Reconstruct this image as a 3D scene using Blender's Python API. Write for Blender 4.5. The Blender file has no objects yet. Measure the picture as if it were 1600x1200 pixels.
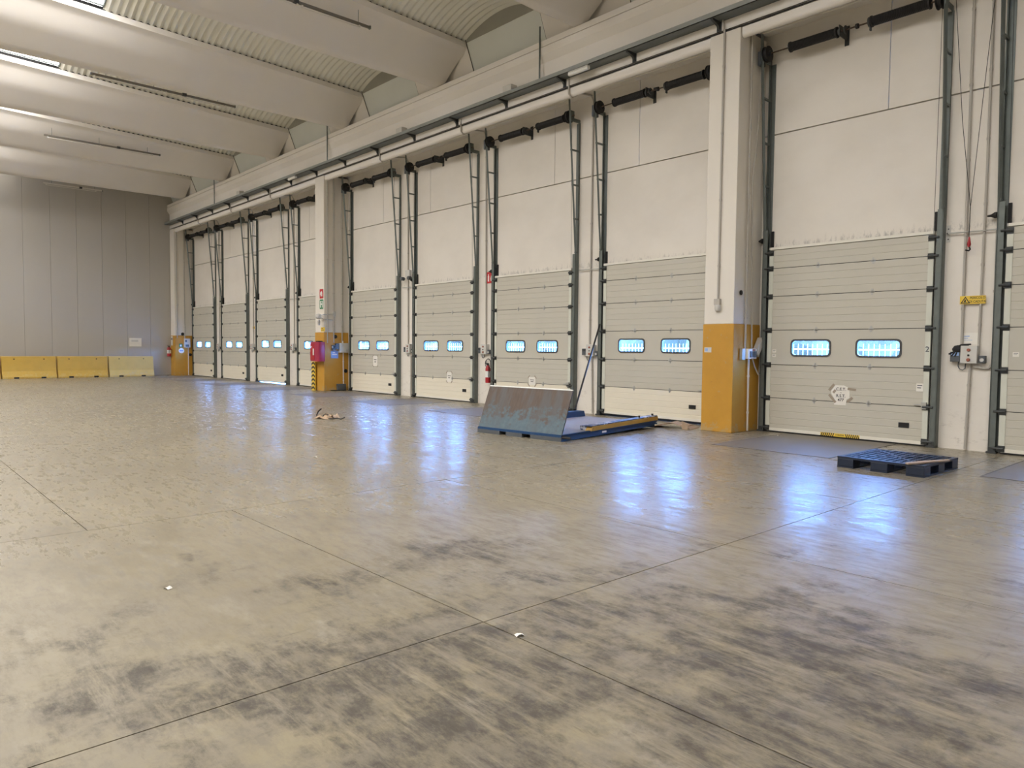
import bpy, bmesh, math, random
from mathutils import Vector, Matrix
random.seed(7)
PI = math.pi
scene = bpy.context.scene
COL = scene.collection

# ------------------------------------------------------------------ camera, sky, exposure
cam_data = bpy.data.cameras.new('camera')
cam = bpy.data.objects.new('camera', cam_data)
COL.objects.link(cam)
yaw, pitch, roll, FPX = -0.8333, 0.04848, -0.00994, 1131.3
cy, sy, cp, sp = math.cos(yaw), math.sin(yaw), math.cos(pitch), math.sin(pitch)
fw = Vector((sy * cp, cy * cp, -sp)); rt = Vector((cy, -sy, 0)); dn = fw.cross(rt)
c_, s_ = math.cos(roll), math.sin(roll)
r2 = rt * c_ + dn * s_; d2 = rt * -s_ + dn * c_
cam.matrix_world = Matrix(((r2.x, -d2.x, -fw.x, 0), (r2.y, -d2.y, -fw.y, 0), (r2.z, -d2.z, -fw.z, 1.6), (0, 0, 0, 1)))
cam_data.sensor_width = 36
cam_data.lens = FPX * 36 / 1600
cam_data.clip_start = 0.05
cam_data.clip_end = 2000
scene.camera = cam

scene.view_settings.view_transform = 'Standard'
scene.view_settings.look = 'None'
scene.view_settings.gamma = 1
scene.view_settings.use_curve_mapping = False
scene.view_settings.exposure = 0.68
SKYLIGHT = 6.0
SKYLIGHT_COL = (1.0, 0.97, 0.95)

world = bpy.data.worlds.new('daylight_sky')
scene.world = world
world.use_nodes = True
wn, wl = world.node_tree.nodes, world.node_tree.links
wn.clear()
wo = wn.new('ShaderNodeOutputWorld'); wb = wn.new('ShaderNodeBackground')
tc = wn.new('ShaderNodeTexCoord'); sx = wn.new('ShaderNodeSeparateXYZ'); rp = wn.new('ShaderNodeValToRGB')
wl.new(tc.outputs['Generated'], sx.inputs[0]); wl.new(sx.outputs['Z'], rp.inputs[0])
rp.color_ramp.elements[0].position = 0.0; rp.color_ramp.elements[0].color = (0.13, 0.37, 1.0, 1)
rp.color_ramp.elements[1].position = 0.6; rp.color_ramp.elements[1].color = (0.12, 0.28, 0.80, 1)
wl.new(rp.outputs[0], wb.inputs[0]); wb.inputs[1].default_value = 55.0
wl.new(wb.outputs[0], wo.inputs[0])

# ------------------------------------------------------------------ materials
def nt(name):
    m = bpy.data.materials.new(name); m.use_nodes = True
    n, l = m.node_tree.nodes, m.node_tree.links
    return m, n, l, n['Principled BSDF']

def mat(name, col, rough=0.6, metal=0.0, var=0.10, scale=6.0, bump=0.0, bscale=40.0, world_co=False, stretch=(1, 1, 1), spec=0.5):
    """painted or raw material: base colour with soft wear noise and optional fine relief"""
    m, n, l, b = nt(name)
    b.inputs['Roughness'].default_value = rough; b.inputs['Metallic'].default_value = metal
    b.inputs['Specular IOR Level'].default_value = spec
    if world_co:
        src = n.new('ShaderNodeNewGeometry').outputs['Position']
    else:
        src = n.new('ShaderNodeTexCoord').outputs['Object']
    mp = n.new('ShaderNodeMapping'); mp.inputs['Scale'].default_value = stretch
    l.new(src, mp.inputs[0])
    nz = n.new('ShaderNodeTexNoise'); nz.inputs['Scale'].default_value = scale; nz.inputs['Detail'].default_value = 5
    l.new(mp.outputs[0], nz.inputs['Vector'])
    mx = n.new('ShaderNodeMix'); mx.data_type = 'RGBA'
    mx.inputs[6].default_value = tuple(c * (1 - var) for c in col) + (1,)
    mx.inputs[7].default_value = tuple(min(1, c * (1 + var)) for c in col) + (1,)
    l.new(nz.outputs['Fac'], mx.inputs[0]); l.new(mx.outputs[2], b.inputs['Base Color'])
    if bump:
        n2 = n.new('ShaderNodeTexNoise'); n2.inputs['Scale'].default_value = bscale; n2.inputs['Detail'].default_value = 4
        l.new(mp.outputs[0], n2.inputs['Vector'])
        bp = n.new('ShaderNodeBump'); bp.inputs['Strength'].default_value = bump; bp.inputs['Distance'].default_value = 0.01
        l.new(n2.outputs['Fac'], bp.inputs['Height']); l.new(bp.outputs[0], b.inputs['Normal'])
    return m

def math_node(n, l, op, a, b=None, clamp=False):
    k = n.new('ShaderNodeMath'); k.operation = op; k.use_clamp = clamp
    for i, v in enumerate((a, b)):
        if v is None: continue
        if isinstance(v, (int, float)): k.inputs[i].default_value = v
        else: l.new(v, k.inputs[i])
    return k.outputs[0]

def ramp(n, l, fac, p0, p1, c0=0.0, c1=1.0):
    r = n.new('ShaderNodeMapRange'); r.interpolation_type = 'SMOOTHSTEP'
    r.inputs[1].default_value = p0; r.inputs[2].default_value = p1; r.inputs[3].default_value = c0; r.inputs[4].default_value = c1
    l.new(fac, r.inputs[0]); return r.outputs[0]

def noise(n, l, src, scale, detail=5, stretch=(1, 1, 1), rot=0.0, rough=0.55):
    mp = n.new('ShaderNodeMapping'); mp.inputs['Scale'].default_value = stretch; mp.inputs['Rotation'].default_value = (0, 0, rot)
    l.new(src, mp.inputs[0])
    z = n.new('ShaderNodeTexNoise'); z.inputs['Scale'].default_value = scale; z.inputs['Detail'].default_value = detail
    z.inputs['Roughness'].default_value = rough
    l.new(mp.outputs[0], z.inputs['Vector']); return z.outputs['Fac']

def mixc(n, l, fac, a, b):
    m = n.new('ShaderNodeMix'); m.data_type = 'RGBA'
    for i, v in ((6, a), (7, b)):
        if isinstance(v, tuple): m.inputs[i].default_value = v + (1,)
        else: l.new(v, m.inputs[i])
    l.new(fac, m.inputs[0]); return m.outputs[2]

def floor_material():
    m, n, l, b = nt('power_floated_concrete')
    pos = n.new('ShaderNodeNewGeometry').outputs['Position']
    big = noise(n, l, pos, 0.35, 6)
    mid = noise(n, l, pos, 1.6, 7, (1, 1.6, 1), 0.5)
    fine = noise(n, l, pos, 9, 8)
    c = mixc(n, l, ramp(n, l, big, 0.3, 0.7), FLOOR_A, FLOOR_B)
    c = mixc(n, l, ramp(n, l, mid, 0.35, 0.75, 0, 0.45), c, FLOOR_C)
    # worn traffic area in the foreground: dark tyre rubber and oil stains with ragged outlines
    vm = n.new('ShaderNodeVectorMath'); vm.operation = 'DISTANCE'; vm.inputs[1].default_value = (-1.4, 2.2, 0)
    l.new(pos, vm.inputs[0])
    area = ramp(n, l, vm.outputs['Value'], 0.8, 5.8, 1.0, 0.0)
    c = mixc(n, l, math_node(n, l, 'MULTIPLY', area, 0.6), c, FLOOR_C)
    mott = noise(n, l, pos, 3.2, 10, (1, 1, 1), 0, 0.74)
    c = mixc(n, l, math_node(n, l, 'MULTIPLY', area, ramp(n, l, mott, 0.42, 0.62, 0, 0.8)), c, (0.252, 0.213, 0.130))
    blot = noise(n, l, pos, 0.95, 11, (1, 1, 1), 0.0, 0.72)
    streak = noise(n, l, pos, 2.6, 11, (0.5, 3.2, 1), 0.22, 0.76)
    streak2 = noise(n, l, pos, 2.2, 10, (3.0, 0.45, 1), 0.35, 0.74)
    s1 = math_node(n, l, 'MULTIPLY', ramp(n, l, math_node(n, l, 'ADD', blot, math_node(n, l, 'MULTIPLY', area, 0.21)), 0.60, 0.73), ramp(n, l, streak, 0.34, 0.54))
    s2 = math_node(n, l, 'MULTIPLY', ramp(n, l, math_node(n, l, 'ADD', streak2, math_node(n, l, 'MULTIPLY', area, 0.08)), 0.62, 0.74), 0.55)
    s3 = math_node(n, l, 'MULTIPLY', ramp(n, l, math_node(n, l, 'ADD', streak, math_node(n, l, 'MULTIPLY', area, 0.07)), 0.63, 0.73), 0.6)
    st = math_node(n, l, 'MAXIMUM', math_node(n, l, 'MAXIMUM', s1, s2), s3)
    # fine trowel mottling and hair marks
    hair = noise(n, l, pos, 6.5, 10, (0.5, 1.6, 1), 0.12, 0.76)
    c = mixc(n, l, math_node(n, l, 'MULTIPLY', ramp(n, l, hair, 0.47, 0.64), 0.5), c, (0.17, 0.15, 0.118))
    c = mixc(n, l, math_node(n, l, 'MULTIPLY', ramp(n, l, noise(n, l, pos, 3.0, 9, (0.7, 1.5, 1), 0.9, 0.7), 0.52, 0.7), 0.30), c, (0.40, 0.36, 0.28))
    speck = ramp(n, l, noise(n, l, pos, 4.5, 12, (0.8, 1.3, 1), 0.3, 0.78), 0.38, 0.58)
    st = math_node(n, l, 'MULTIPLY', st, math_node(n, l, 'ADD', math_node(n, l, 'MULTIPLY', speck, 0.65), 0.28), True)
    c = mixc(n, l, math_node(n, l, 'MULTIPLY', st, 0.95), c, FLOOR_STAIN)
    c = mixc(n, l, math_node(n, l, 'MULTIPLY', ramp(n, l, fine, 0.5, 0.75), 0.18), c, FLOOR_C)
    l.new(c, b.inputs['Base Color'])
    rr = math_node(n, l, 'ADD', math_node(n, l, 'MULTIPLY', mid, 0.16), FLOOR_ROUGH)
    rr = math_node(n, l, 'ADD', rr, math_node(n, l, 'MULTIPLY', st, 0.12))
    rr = math_node(n, l, 'ADD', rr, math_node(n, l, 'MULTIPLY', area, 0.22))
    l.new(rr, b.inputs['Roughness'])
    b.inputs['Specular IOR Level'].default_value = FLOOR_SPEC
    bp = n.new('ShaderNodeBump'); bp.inputs['Strength'].default_value = 0.22; bp.inputs['Distance'].default_value = 0.010
    w = noise(n, l, pos, 2.4, 4, (1, 1, 1))
    w2 = math_node(n, l, 'ADD', w, math_node(n, l, 'MULTIPLY', fine, 0.10))
    w2 = math_node(n, l, 'ADD', w2, math_node(n, l, 'MULTIPLY', hair, 0.22))
    rr = math_node(n, l, 'ADD', rr, ramp(n, l, hair, 0.40, 0.62, -0.05, 0.10)); l.new(rr, b.inputs['Roughness'])
    l.new(w2, bp.inputs['Height']); l.new(bp.outputs[0], b.inputs['Normal'])
    return m

def wall_material():
    m, n, l, b = nt('cream_painted_precast')
    pos = n.new('ShaderNodeNewGeometry').outputs['Position']
    sp_ = n.new('ShaderNodeSeparateXYZ'); l.new(pos, sp_.inputs[0])
    big = noise(n, l, pos, 0.7, 6, (1, 1, 1.4))
    c = mixc(n, l, ramp(n, l, big, 0.3, 0.7), WALL_A, WALL_B)
    # mould streaks clinging just above the door heads
    stk = noise(n, l, pos, 5.0, 8, (3.0, 1, 0.9), 0.0, 0.75)
    zz = sp_.outputs['Z']
    band = math_node(n, l, 'MULTIPLY', ramp(n, l, zz, 3.60, 3.66), ramp(n, l, zz, 3.66, 3.9, 1, 0))
    mould = math_node(n, l, 'MULTIPLY', band, ramp(n, l, math_node(n, l, 'ADD', stk, math_node(n, l, 'MULTIPLY', band, 0.10)), 0.56, 0.74))
    c = mixc(n, l, math_node(n, l, 'MULTIPLY', mould, 0.5), c, (0.10, 0.10, 0.09))
    # scuffs near the ground
    low = ramp(n, l, zz, 0.05, 1.6, 1, 0)
    sc = math_node(n, l, 'MULTIPLY', low, ramp(n, l, noise(n, l, pos, 6, 8, (1, 1, 2.2), 0, 0.7), 0.55, 0.72))
    c = mixc(n, l, math_node(n, l, 'MULTIPLY', sc, 0.5), c, (0.30, 0.26, 0.21))
    l.new(c, b.inputs['Base Color']); b.inputs['Roughness'].default_value = 0.62
    bp = n.new('ShaderNodeBump'); bp.inputs['Strength'].default_value = 0.12; bp.inputs['Distance'].default_value = 0.01
    l.new(noise(n, l, pos, 12, 6, (1, 1, 2)), bp.inputs['Height']); l.new(bp.outputs[0], b.inputs['Normal'])
    return m

def worn_yellow(name, col, chip, zlow=0.35):
    """traffic paint with flaking near the foot and a few scrapes"""
    m, n, l, b = nt(name)
    pos = n.new('ShaderNodeNewGeometry').outputs['Position']
    sp_ = n.new('ShaderNodeSeparateXYZ'); l.new(pos, sp_.inputs[0])
    c = mixc(n, l, noise(n, l, pos, 3, 6), tuple(k * 0.85 for k in col), tuple(min(1, k * 1.12) for k in col))
    low = ramp(n, l, sp_.outputs['Z'], 0.0, zlow, 1, 0)
    f = math_node(n, l, 'ADD', noise(n, l, pos, 9, 7, (1, 1, 1), 0, 0.65), math_node(n, l, 'MULTIPLY', low, 0.16))
    c = mixc(n, l, math_node(n, l, 'MULTIPLY', ramp(n, l, f, 0.62, 0.72), 0.7), c, chip)
    g = noise(n, l, pos, 7, 6, (0.8, 0.8, 5), 0, 0.6)
    c = mixc(n, l, math_node(n, l, 'MULTIPLY', ramp(n, l, g, 0.68, 0.74), 0.5), c, (0.13, 0.09, 0.05))
    l.new(c, b.inputs['Base Color']); b.inputs['Roughness'].default_value = 0.5
    return m

def rusty_plate():
    m, n, l, b = nt('rust_worn_blue_plate')
    co = n.new('ShaderNodeTexCoord').outputs['Object']
    s = n.new('ShaderNodeSeparateXYZ'); l.new(co, s.inputs[0])
    k = math_node(n, l, 'ADD', noise(n, l, co, 4.5, 8, (1, 1, 1.2), 0, 0.7), ramp(n, l, s.outputs['Z'], 0.0, 0.75, 0.22, -0.1))
    up = ramp(n, l, noise(n, l, co, 2.0, 4, (2.2, 1, 0.5)), 0.45, 0.62)
    rust = mixc(n, l, noise(n, l, co, 8, 7, (2.5, 1, 0.6)), (0.055, 0.038, 0.030), (0.125, 0.088, 0.066))
    steel = mixc(n, l, noise(n, l, co, 14, 6), (0.05, 0.085, 0.115), (0.12, 0.17, 0.195))
    c = mixc(n, l, ramp(n, l, k, 0.50, 0.66), rust, steel)
    c = mixc(n, l, math_node(n, l, 'MULTIPLY', up, 0.5), c, (0.09, 0.105, 0.115))
    l.new(c, b.inputs['Base Color']); b.inputs['Roughness'].default_value = 0.55; b.inputs['Metallic'].default_value = 0.15
    return m

def chipped_paint(name, col, under, thr=0.6, rough=0.5):
    m, n, l, b = nt(name)
    co = n.new('ShaderNodeTexCoord').outputs['Object']
    k = noise(n, l, co, 7, 8, (1, 1, 1), 0, 0.7)
    c = mixc(n, l, noise(n, l, co, 2.5, 4), tuple(v * 0.8 for v in col), tuple(min(1, v * 1.2) for v in col))
    c = mixc(n, l, ramp(n, l, k, thr, thr + 0.06), c, under)
    l.new(c, b.inputs['Base Color']); b.inputs['Roughness'].default_value = rough
    return m

def glass():
    m = bpy.data.materials.new('clear_acrylic_pane'); m.use_nodes = True
    n, l = m.node_tree.nodes, m.node_tree.links; n.clear()
    o = n.new('ShaderNodeOutputMaterial'); t = n.new('ShaderNodeBsdfTransparent'); g = n.new('ShaderNodeBsdfGlossy')
    fz = n.new('ShaderNodeLayerWeight'); mx = n.new('ShaderNodeMixShader')
    tn = n.new('ShaderNodeTexNoise'); tn.inputs['Scale'].default_value = 12
    rpn = n.new('ShaderNodeMix'); rpn.data_type = 'RGBA'; rpn.inputs[6].default_value = (0.92, 0.97, 0.97, 1); rpn.inputs[7].default_value = (0.86, 0.93, 0.94, 1)
    l.new(tn.outputs['Fac'], rpn.inputs[0]); l.new(rpn.outputs[2], t.inputs[0])
    g.inputs['Roughness'].default_value = 0.05; fz.inputs[0].default_value = 0.5
    pw = math_node(n, l, 'ADD', math_node(n, l, 'MULTIPLY', math_node(n, l, 'POWER', fz.outputs['Facing'], 5), 0.8), 0.04)
    l.new(pw, mx.inputs[0]); l.new(t.outputs[0], mx.inputs[1]); l.new(g.outputs[0], mx.inputs[2]); l.new(mx.outputs[0], o.inputs[0])
    return m

def skylight_mat():
    m, n, l, b = nt('daylit_translucent_rooflight')
    b.inputs['Base Color'].default_value = (0.8, 0.8, 0.75, 1)
    co = n.new('ShaderNodeTexCoord').outputs['Object']
    c = mixc(n, l, noise(n, l, co, 0.8, 3), tuple(k * 0.94 for k in SKYLIGHT_COL), SKYLIGHT_COL)
    l.new(c, b.inputs['Emission Color']); b.inputs['Emission Strength'].default_value = SKYLIGHT
    return m

FLOOR_A, FLOOR_B, FLOOR_C, FLOOR_STAIN = (0.305, 0.265, 0.187), (0.252, 0.219, 0.160), (0.165, 0.139, 0.093), (0.046, 0.038, 0.029)
FLOOR_ROUGH, FLOOR_SPEC = 0.22, 0.5
WALL_A, WALL_B = (0.80, 0.755, 0.68), (0.74, 0.695, 0.62)

M = {}
M['floor'] = floor_material()
M['subbase'] = mat('dark_joint_filler', (0.07, 0.06, 0.05), 0.9)
M['wall'] = wall_material()
M['beam'] = mat('white_painted_beam', (0.76, 0.72, 0.66), 0.7, 0, 0.05, 1.2, 0.05, 20, True)
M['gutter'] = mat('white_painted_gutter_beam', (0.87, 0.83, 0.77), 0.65, 0, 0.05, 1.0, 0.05, 20, True)
M['pillar'] = mat('cream_painted_pillar', (0.77, 0.725, 0.645), 0.6, 0, 0.05, 1.5, 0.06, 25, True, (1, 1, 0.5))
M['pillar_yellow'] = worn_yellow('worn_ochre_paint', (0.56, 0.29, 0.035), (0.45, 0.33, 0.16))
M['sheet'] = mat('fibre_cement_sheet', (0.76, 0.745, 0.66), 0.75, 0, 0.08, 2, 0, 20, True)
M['closure'] = mat('grey_green_closure', (0.68, 0.70, 0.65), 0.7, 0, 0.05, 1.5, 0, 20, True)
M['tympanum'] = mat('grey_end_board', (0.34, 0.33, 0.28), 0.8, 0, 0.06, 2, 0, 20, True)
M['deck'] = mat('sky_blocker_dark', (0.05, 0.05, 0.05), 0.9)  # finish of the dark slab added to block the sky
M['skylight'] = skylight_mat()
M['cladding'] = mat('grey_metal_cladding', (0.47, 0.445, 0.40), 0.36, 0.0, 0.05, 0.6, 0.03, 6, True, (1, 1, 0.3))
M['section'] = mat('grey_white_door_skin', (0.56, 0.535, 0.455), 0.45, 0, 0.04, 2, 0, 20, False, (1, 1, 1))
M['section_cream'] = mat('cream_door_skin', (0.80, 0.745, 0.61), 0.45, 0, 0.04, 2)
M['rail_white'] = mat('white_aluminium_rail', (0.80, 0.77, 0.68), 0.4, 0, 0.04, 4)
M['endcap'] = mat('pale_green_grey_endcap', (0.66, 0.67, 0.58), 0.4, 0.0, 0.05, 5)
M['frame_black'] = mat('dark_rubber_window_frame', (0.075, 0.08, 0.085), 0.5, 0, 0.1)
M['glass'] = glass()
M['galv'] = mat('galvanised_steel', (0.50, 0.50, 0.48), 0.38, 0.7, 0.2, 12)
M['track'] = mat('dark_galvanised_track', (0.15, 0.17, 0.16), 0.45, 0.45, 0.2, 9)
M['black'] = mat('black_steel', (0.010, 0.009, 0.009), 0.6, 0.0, 0.2, 20)
M['rubber'] = mat('black_rubber', (0.012, 0.012, 0.013), 0.7, 0, 0.2, 20)
M['rust_shaft'] = mat('brown_oiled_shaft', (0.07, 0.045, 0.03), 0.5, 0.3, 0.2, 20)
M['conduit'] = mat('grey_plastic_conduit', (0.47, 0.44, 0.39), 0.5, 0, 0.06, 5)
M['conduit_white'] = mat('white_plastic_conduit', (0.74, 0.70, 0.66), 0.5, 0, 0.05, 5)
M['tray'] = mat('galvanised_tray_shaded', (0.15, 0.165, 0.16), 0.55, 0.2, 0.15, 4)  # darker tone paints in the shade under the tray
M['tray_edge'] = mat('galvanised_tray_lit', (0.30, 0.315, 0.30), 0.5, 0.2, 0.15, 4)  # same steel in a lighter tone, painting the lit front lip
M['traydark'] = mat('tray_bracket_steel', (0.06, 0.065, 0.065), 0.5, 0.4, 0.15, 6)
M['box'] = mat('light_grey_enclosure', (0.62, 0.61, 0.57), 0.45, 0, 0.04, 6)
M['boxdark'] = mat('dark_grey_enclosure', (0.09, 0.10, 0.11), 0.45, 0, 0.1, 8)
M['paper'] = mat('white_paper', (0.82, 0.79, 0.72), 0.8, 0, 0.04, 9)
M['tape'] = mat('brown_packing_tape', (0.36, 0.30, 0.23), 0.4, 0, 0.1, 9)
M['ink'] = mat('black_print', (0.03, 0.03, 0.03), 0.7, 0, 0.05)
M['sign_yellow'] = mat('yellow_sign_plate', (0.80, 0.56, 0.06), 0.45, 0, 0.05, 4)
M['sign_red'] = mat('red_sign_plate', (0.55, 0.035, 0.04), 0.45, 0, 0.05, 4)
M['sign_green'] = mat('green_sign_plate', (0.03, 0.22, 0.09), 0.45, 0, 0.05, 4)
M['sign_blue'] = mat('blue_notice_print', (0.28, 0.42, 0.72), 0.6, 0, 0.1, 14)
M['white'] = mat('white_print', (0.85, 0.84, 0.80), 0.5, 0, 0.03, 4)
M['red'] = mat('red_enamel', (0.42, 0.02, 0.03), 0.35, 0, 0.1, 5)
M['crimson'] = mat('crimson_cabinet', (0.36, 0.025, 0.07), 0.35, 0, 0.1, 5)
M['orange'] = mat('brown_red_button', (0.33, 0.10, 0.06), 0.4, 0, 0.1, 5)
M['barrier'] = worn_yellow('ochre_barrier_paint', (0.62, 0.40, 0.075), (0.63, 0.47, 0.17), 0.5)
M['barrier_pale'] = worn_yellow('pale_yellow_barrier_paint', (0.68, 0.52, 0.18), (0.60, 0.50, 0.28), 0.5)
M['blue'] = chipped_paint('chipped_blue_paint', (0.012, 0.055, 0.15), (0.03, 0.035, 0.05), 0.64)
M['deckblue'] = chipped_paint('grey_worn_deck_steel', (0.30, 0.30, 0.34), (0.22, 0.21, 0.22), 0.6, 0.45)
M['toe_yellow'] = chipped_paint('worn_yellow_toe_guard', (0.50, 0.29, 0.05), (0.16, 0.09, 0.05), 0.62)
M['toe_dark'] = chipped_paint('blue_white_chipped_edge', (0.05, 0.07, 0.14), (0.60, 0.60, 0.62), 0.52)
M['rusty'] = rusty_plate()
M['pallet'] = chipped_paint('dark_blue_plastic', (0.010, 0.018, 0.040), (0.05, 0.085, 0.14), 0.68, 0.42)
M['cardboard'] = mat('brown_cardboard', (0.42, 0.30, 0.20), 0.8, 0, 0.12, 8)
M['wood'] = mat('pale_splintered_wood', (0.48, 0.36, 0.26), 0.75, 0, 0.15, 10, 0, 20, False, (1, 8, 1))
M['steel_dark'] = mat('dark_steel_bar', (0.035, 0.035, 0.04), 0.45, 0.3, 0.1, 8)
M['tube'] = mat('dusty_lamp_housing', (0.17, 0.155, 0.13), 0.6, 0, 0.1, 6)
M['tube_white'] = mat('white_lamp_diffuser', (0.68, 0.65, 0.58), 0.5, 0, 0.05, 6)
M['ground'] = mat('pale_yard_concrete', (0.55, 0.55, 0.54), 0.8, 0, 0.1, 0.4, 0, 20, True)
M['fence'] = mat('pale_galvanised_fence', (0.60, 0.63, 0.66), 0.5, 0.2, 0.05, 3)
M['hedge'] = mat('olive_hedge_leaves', (0.085, 0.062, 0.030), 0.9, 0, 0.5, 1.2, 0, 20, True)
M['leveller'] = mat('worn_grey_leveller_plate', (0.20, 0.175, 0.14), 0.5, 0.1, 0.12, 2.5, 0.1, 30, True)

# ------------------------------------------------------------------ mesh helpers
class MB:
    def __init__(self): self.bm = bmesh.new()
    def box(self, x0, x1, y0, y1, z0, z1, rot=None, about=(0, 0, 0)):
        vs = [self.bm.verts.new((x, y, z)) for x in (x0, x1) for y in (y0, y1) for z in (z0, z1)]
        for f in ((0, 1, 3, 2), (4, 6, 7, 5), (0, 4, 5, 1), (2, 3, 7, 6), (0, 2, 6, 4), (1, 5, 7, 3)):
            self.bm.faces.new([vs[i] for i in f])
        if rot is not None: bmesh.ops.rotate(self.bm, verts=vs, cent=about, matrix=rot)
        return self
    def tube(self, pts, r, n=8, closed_ends=True):
        pts = [Vector(p) for p in pts]
        rr = r if isinstance(r, (list, tuple)) else [r] * len(pts)
        rings = []; up0 = None
        for i, p in enumerate(pts):
            d = (pts[min(i + 1, len(pts) - 1)] - pts[max(i - 1, 0)]).normalized()
            if up0 is None:
                up0 = Vector((0, 0, 1)) if abs(d.z) < 0.9 else Vector((1, 0, 0))
            a = d.cross(up0)
            if a.length < 1e-4: a = d.cross(Vector((0, 1, 0)))
            a.normalize(); b = d.cross(a).normalized(); up0 = -b if d.cross(a).length else up0
            rings.append([self.bm.verts.new(p + (a * math.cos(t) + b * math.sin(t)) * rr[i]) for t in [2 * PI * k / n for k in range(n)]])
        for i in range(len(rings) - 1):
            for k in range(n):
                self.bm.faces.new((rings[i][k], rings[i][(k + 1) % n], rings[i + 1][(k + 1) % n], rings[i + 1][k]))
        if closed_ends:
            self.bm.faces.new(rings[0][::-1]); self.bm.faces.new(rings[-1])
        return self
    def prism(self, prof, axis, a, b):
        """closed 2D profile extruded along an axis: 'x' profile (y,z); 'y' profile (x,z); 'z' profile (x,y)"""
        def P(u, v, w):
            return {'x': (w, u, v), 'y': (u, w, v), 'z': (u, v, w)}[axis]
        A = [self.bm.verts.new(P(u, v, a)) for u, v in prof]; B = [self.bm.verts.new(P(u, v, b)) for u, v in prof]
        k = len(prof)
        for i in range(k): self.bm.faces.new((A[i], A[(i + 1) % k], B[(i + 1) % k], B[i]))
        self.bm.faces.new(A[::-1]); self.bm.faces.new(B)
        return self
    def ring(self, outer, inner, axis, a, b):
        """frame between two closed outlines with the same number of points"""
        def P(u, v, w):
            return {'x': (w, u, v), 'y': (u, w, v), 'z': (u, v, w)}[axis]
        k = len(outer)
        L = [[self.bm.verts.new(P(u, v, w)) for u, v in o] for o, w in ((outer, a), (outer, b), (inner, b), (inner, a))]
        for s in range(4):
            for i in range(k):
                self.bm.faces.new((L[s][i], L[s][(i + 1) % k], L[(s + 1) % 4][(i + 1) % k], L[(s + 1) % 4][i]))
        return self
    def lathe(self, prof, base=(0, 0, 0), n=16, axis='z'):
        rings = []
        bx, by, bz = base
        for r, h in prof:
            rg = []
            for k in range(n):
                t = 2 * PI * k / n; u, v = r * math.cos(t), r * math.sin(t)
                rg.append(self.bm.verts.new({'z': (bx + u, by + v, bz + h), 'x': (bx + h, by + u, bz + v), 'y': (bx + u, by + h, bz + v)}[axis]))
            rings.append(rg)
        for i in range(len(rings) - 1):
            for k in range(n): self.bm.faces.new((rings[i][k], rings[i][(k + 1) % n], rings[i + 1][(k + 1) % n], rings[i + 1][k]))
        self.bm.faces.new(rings[0][::-1]); self.bm.faces.new(rings[-1])
        return self
    def quad(self, *p):
        self.bm.faces.new([self.bm.verts.new(q) for q in p]); return self
    def build(self, name, m, parent=None, loc=(0, 0, 0), smooth=False, bevel=0.0, rot=(0, 0, 0)):
        bm = self.bm
        bmesh.ops.recalc_face_normals(bm, faces=bm.faces[:])
        if bevel:
            es = [e for e in bm.edges if len(e.link_faces) == 2 and e.calc_face_angle(0) > 0.6]
            bmesh.ops.bevel(bm, geom=es, offset=bevel, segments=2, affect='EDGES', profile=0.5)
        if smooth:
            for f in bm.faces: f.smooth = True
            for e in bm.edges:
                if len(e.link_faces) == 2 and e.calc_face_angle(0) > 0.62: e.smooth = False
        me = bpy.data.meshes.new(name); bm.to_mesh(me); bm.free()
        for k in (m if isinstance(m, (list, tuple)) else [m]): me.materials.append(k)
        o = bpy.data.objects.new(name, me); COL.objects.link(o)
        o.location = loc; o.rotation_euler = rot
        if parent: o.parent = parent
        return o

def tag(o, label=None, cat=None, group=None, kind=None):
    if label: o['label'] = label
    if cat: o['category'] = cat
    if group: o['group'] = group
    if kind: o['kind'] = kind
    return o

def empty(name, loc=(0, 0, 0), rz=0.0, label=None, cat=None, group=None, kind=None):
    o = bpy.data.objects.new(name, None); COL.objects.link(o)
    o.location = loc; o.rotation_euler = (0, 0, rz); o.empty_display_size = 0.2
    return tag(o, label, cat, group, kind)

KIDS = {}
def copy_tree(o, loc=None, label=None, parent=None):
    c = o.copy(); COL.objects.link(c)
    if parent: c.parent = parent
    if loc is not None: c.location = loc
    if label: c['label'] = label
    for ch in list(o.children): copy_tree(ch, parent=c)
    return c

def text(name, body, size, m, parent, loc, rot=(PI / 2, 0, 0), depth=0.001, align='CENTER', sx=1.0):
    cu = bpy.data.curves.new(name, 'FONT'); cu.body = body; cu.size = size; cu.extrude = depth
    cu.align_x = align; cu.align_y = 'CENTER'; cu.resolution_u = 2; cu.offset = size * 0.012
    t = bpy.data.objects.new(name, cu); COL.objects.link(t)
    dg = bpy.context.evaluated_depsgraph_get()
    me = bpy.data.meshes.new_from_object(t.evaluated_get(dg))
    bpy.data.objects.remove(t); bpy.data.curves.remove(cu)
    me.materials.clear(); me.materials.append(m); me.name = name
    o = bpy.data.objects.new(name, me); COL.objects.link(o)
    o.location = loc; o.rotation_euler = rot; o.scale = (sx, 1, 1)
    if parent: o.parent = parent
    return o

def rrect(x0, x1, z0, z1, r, k=4):
    out = []
    for cx, cz, a0 in ((x1 - r, z1 - r, 0), (x0 + r, z1 - r, PI / 2), (x0 + r, z0 + r, PI), (x1 - r, z0 + r, 1.5 * PI)):
        for i in range(k + 1):
            a = a0 + PI / 2 * i / k; out.append((cx + r * math.cos(a), cz + r * math.sin(a)))
    return out

def zrot(a): return Matrix.Rotation(a, 3, 'Z')

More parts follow.
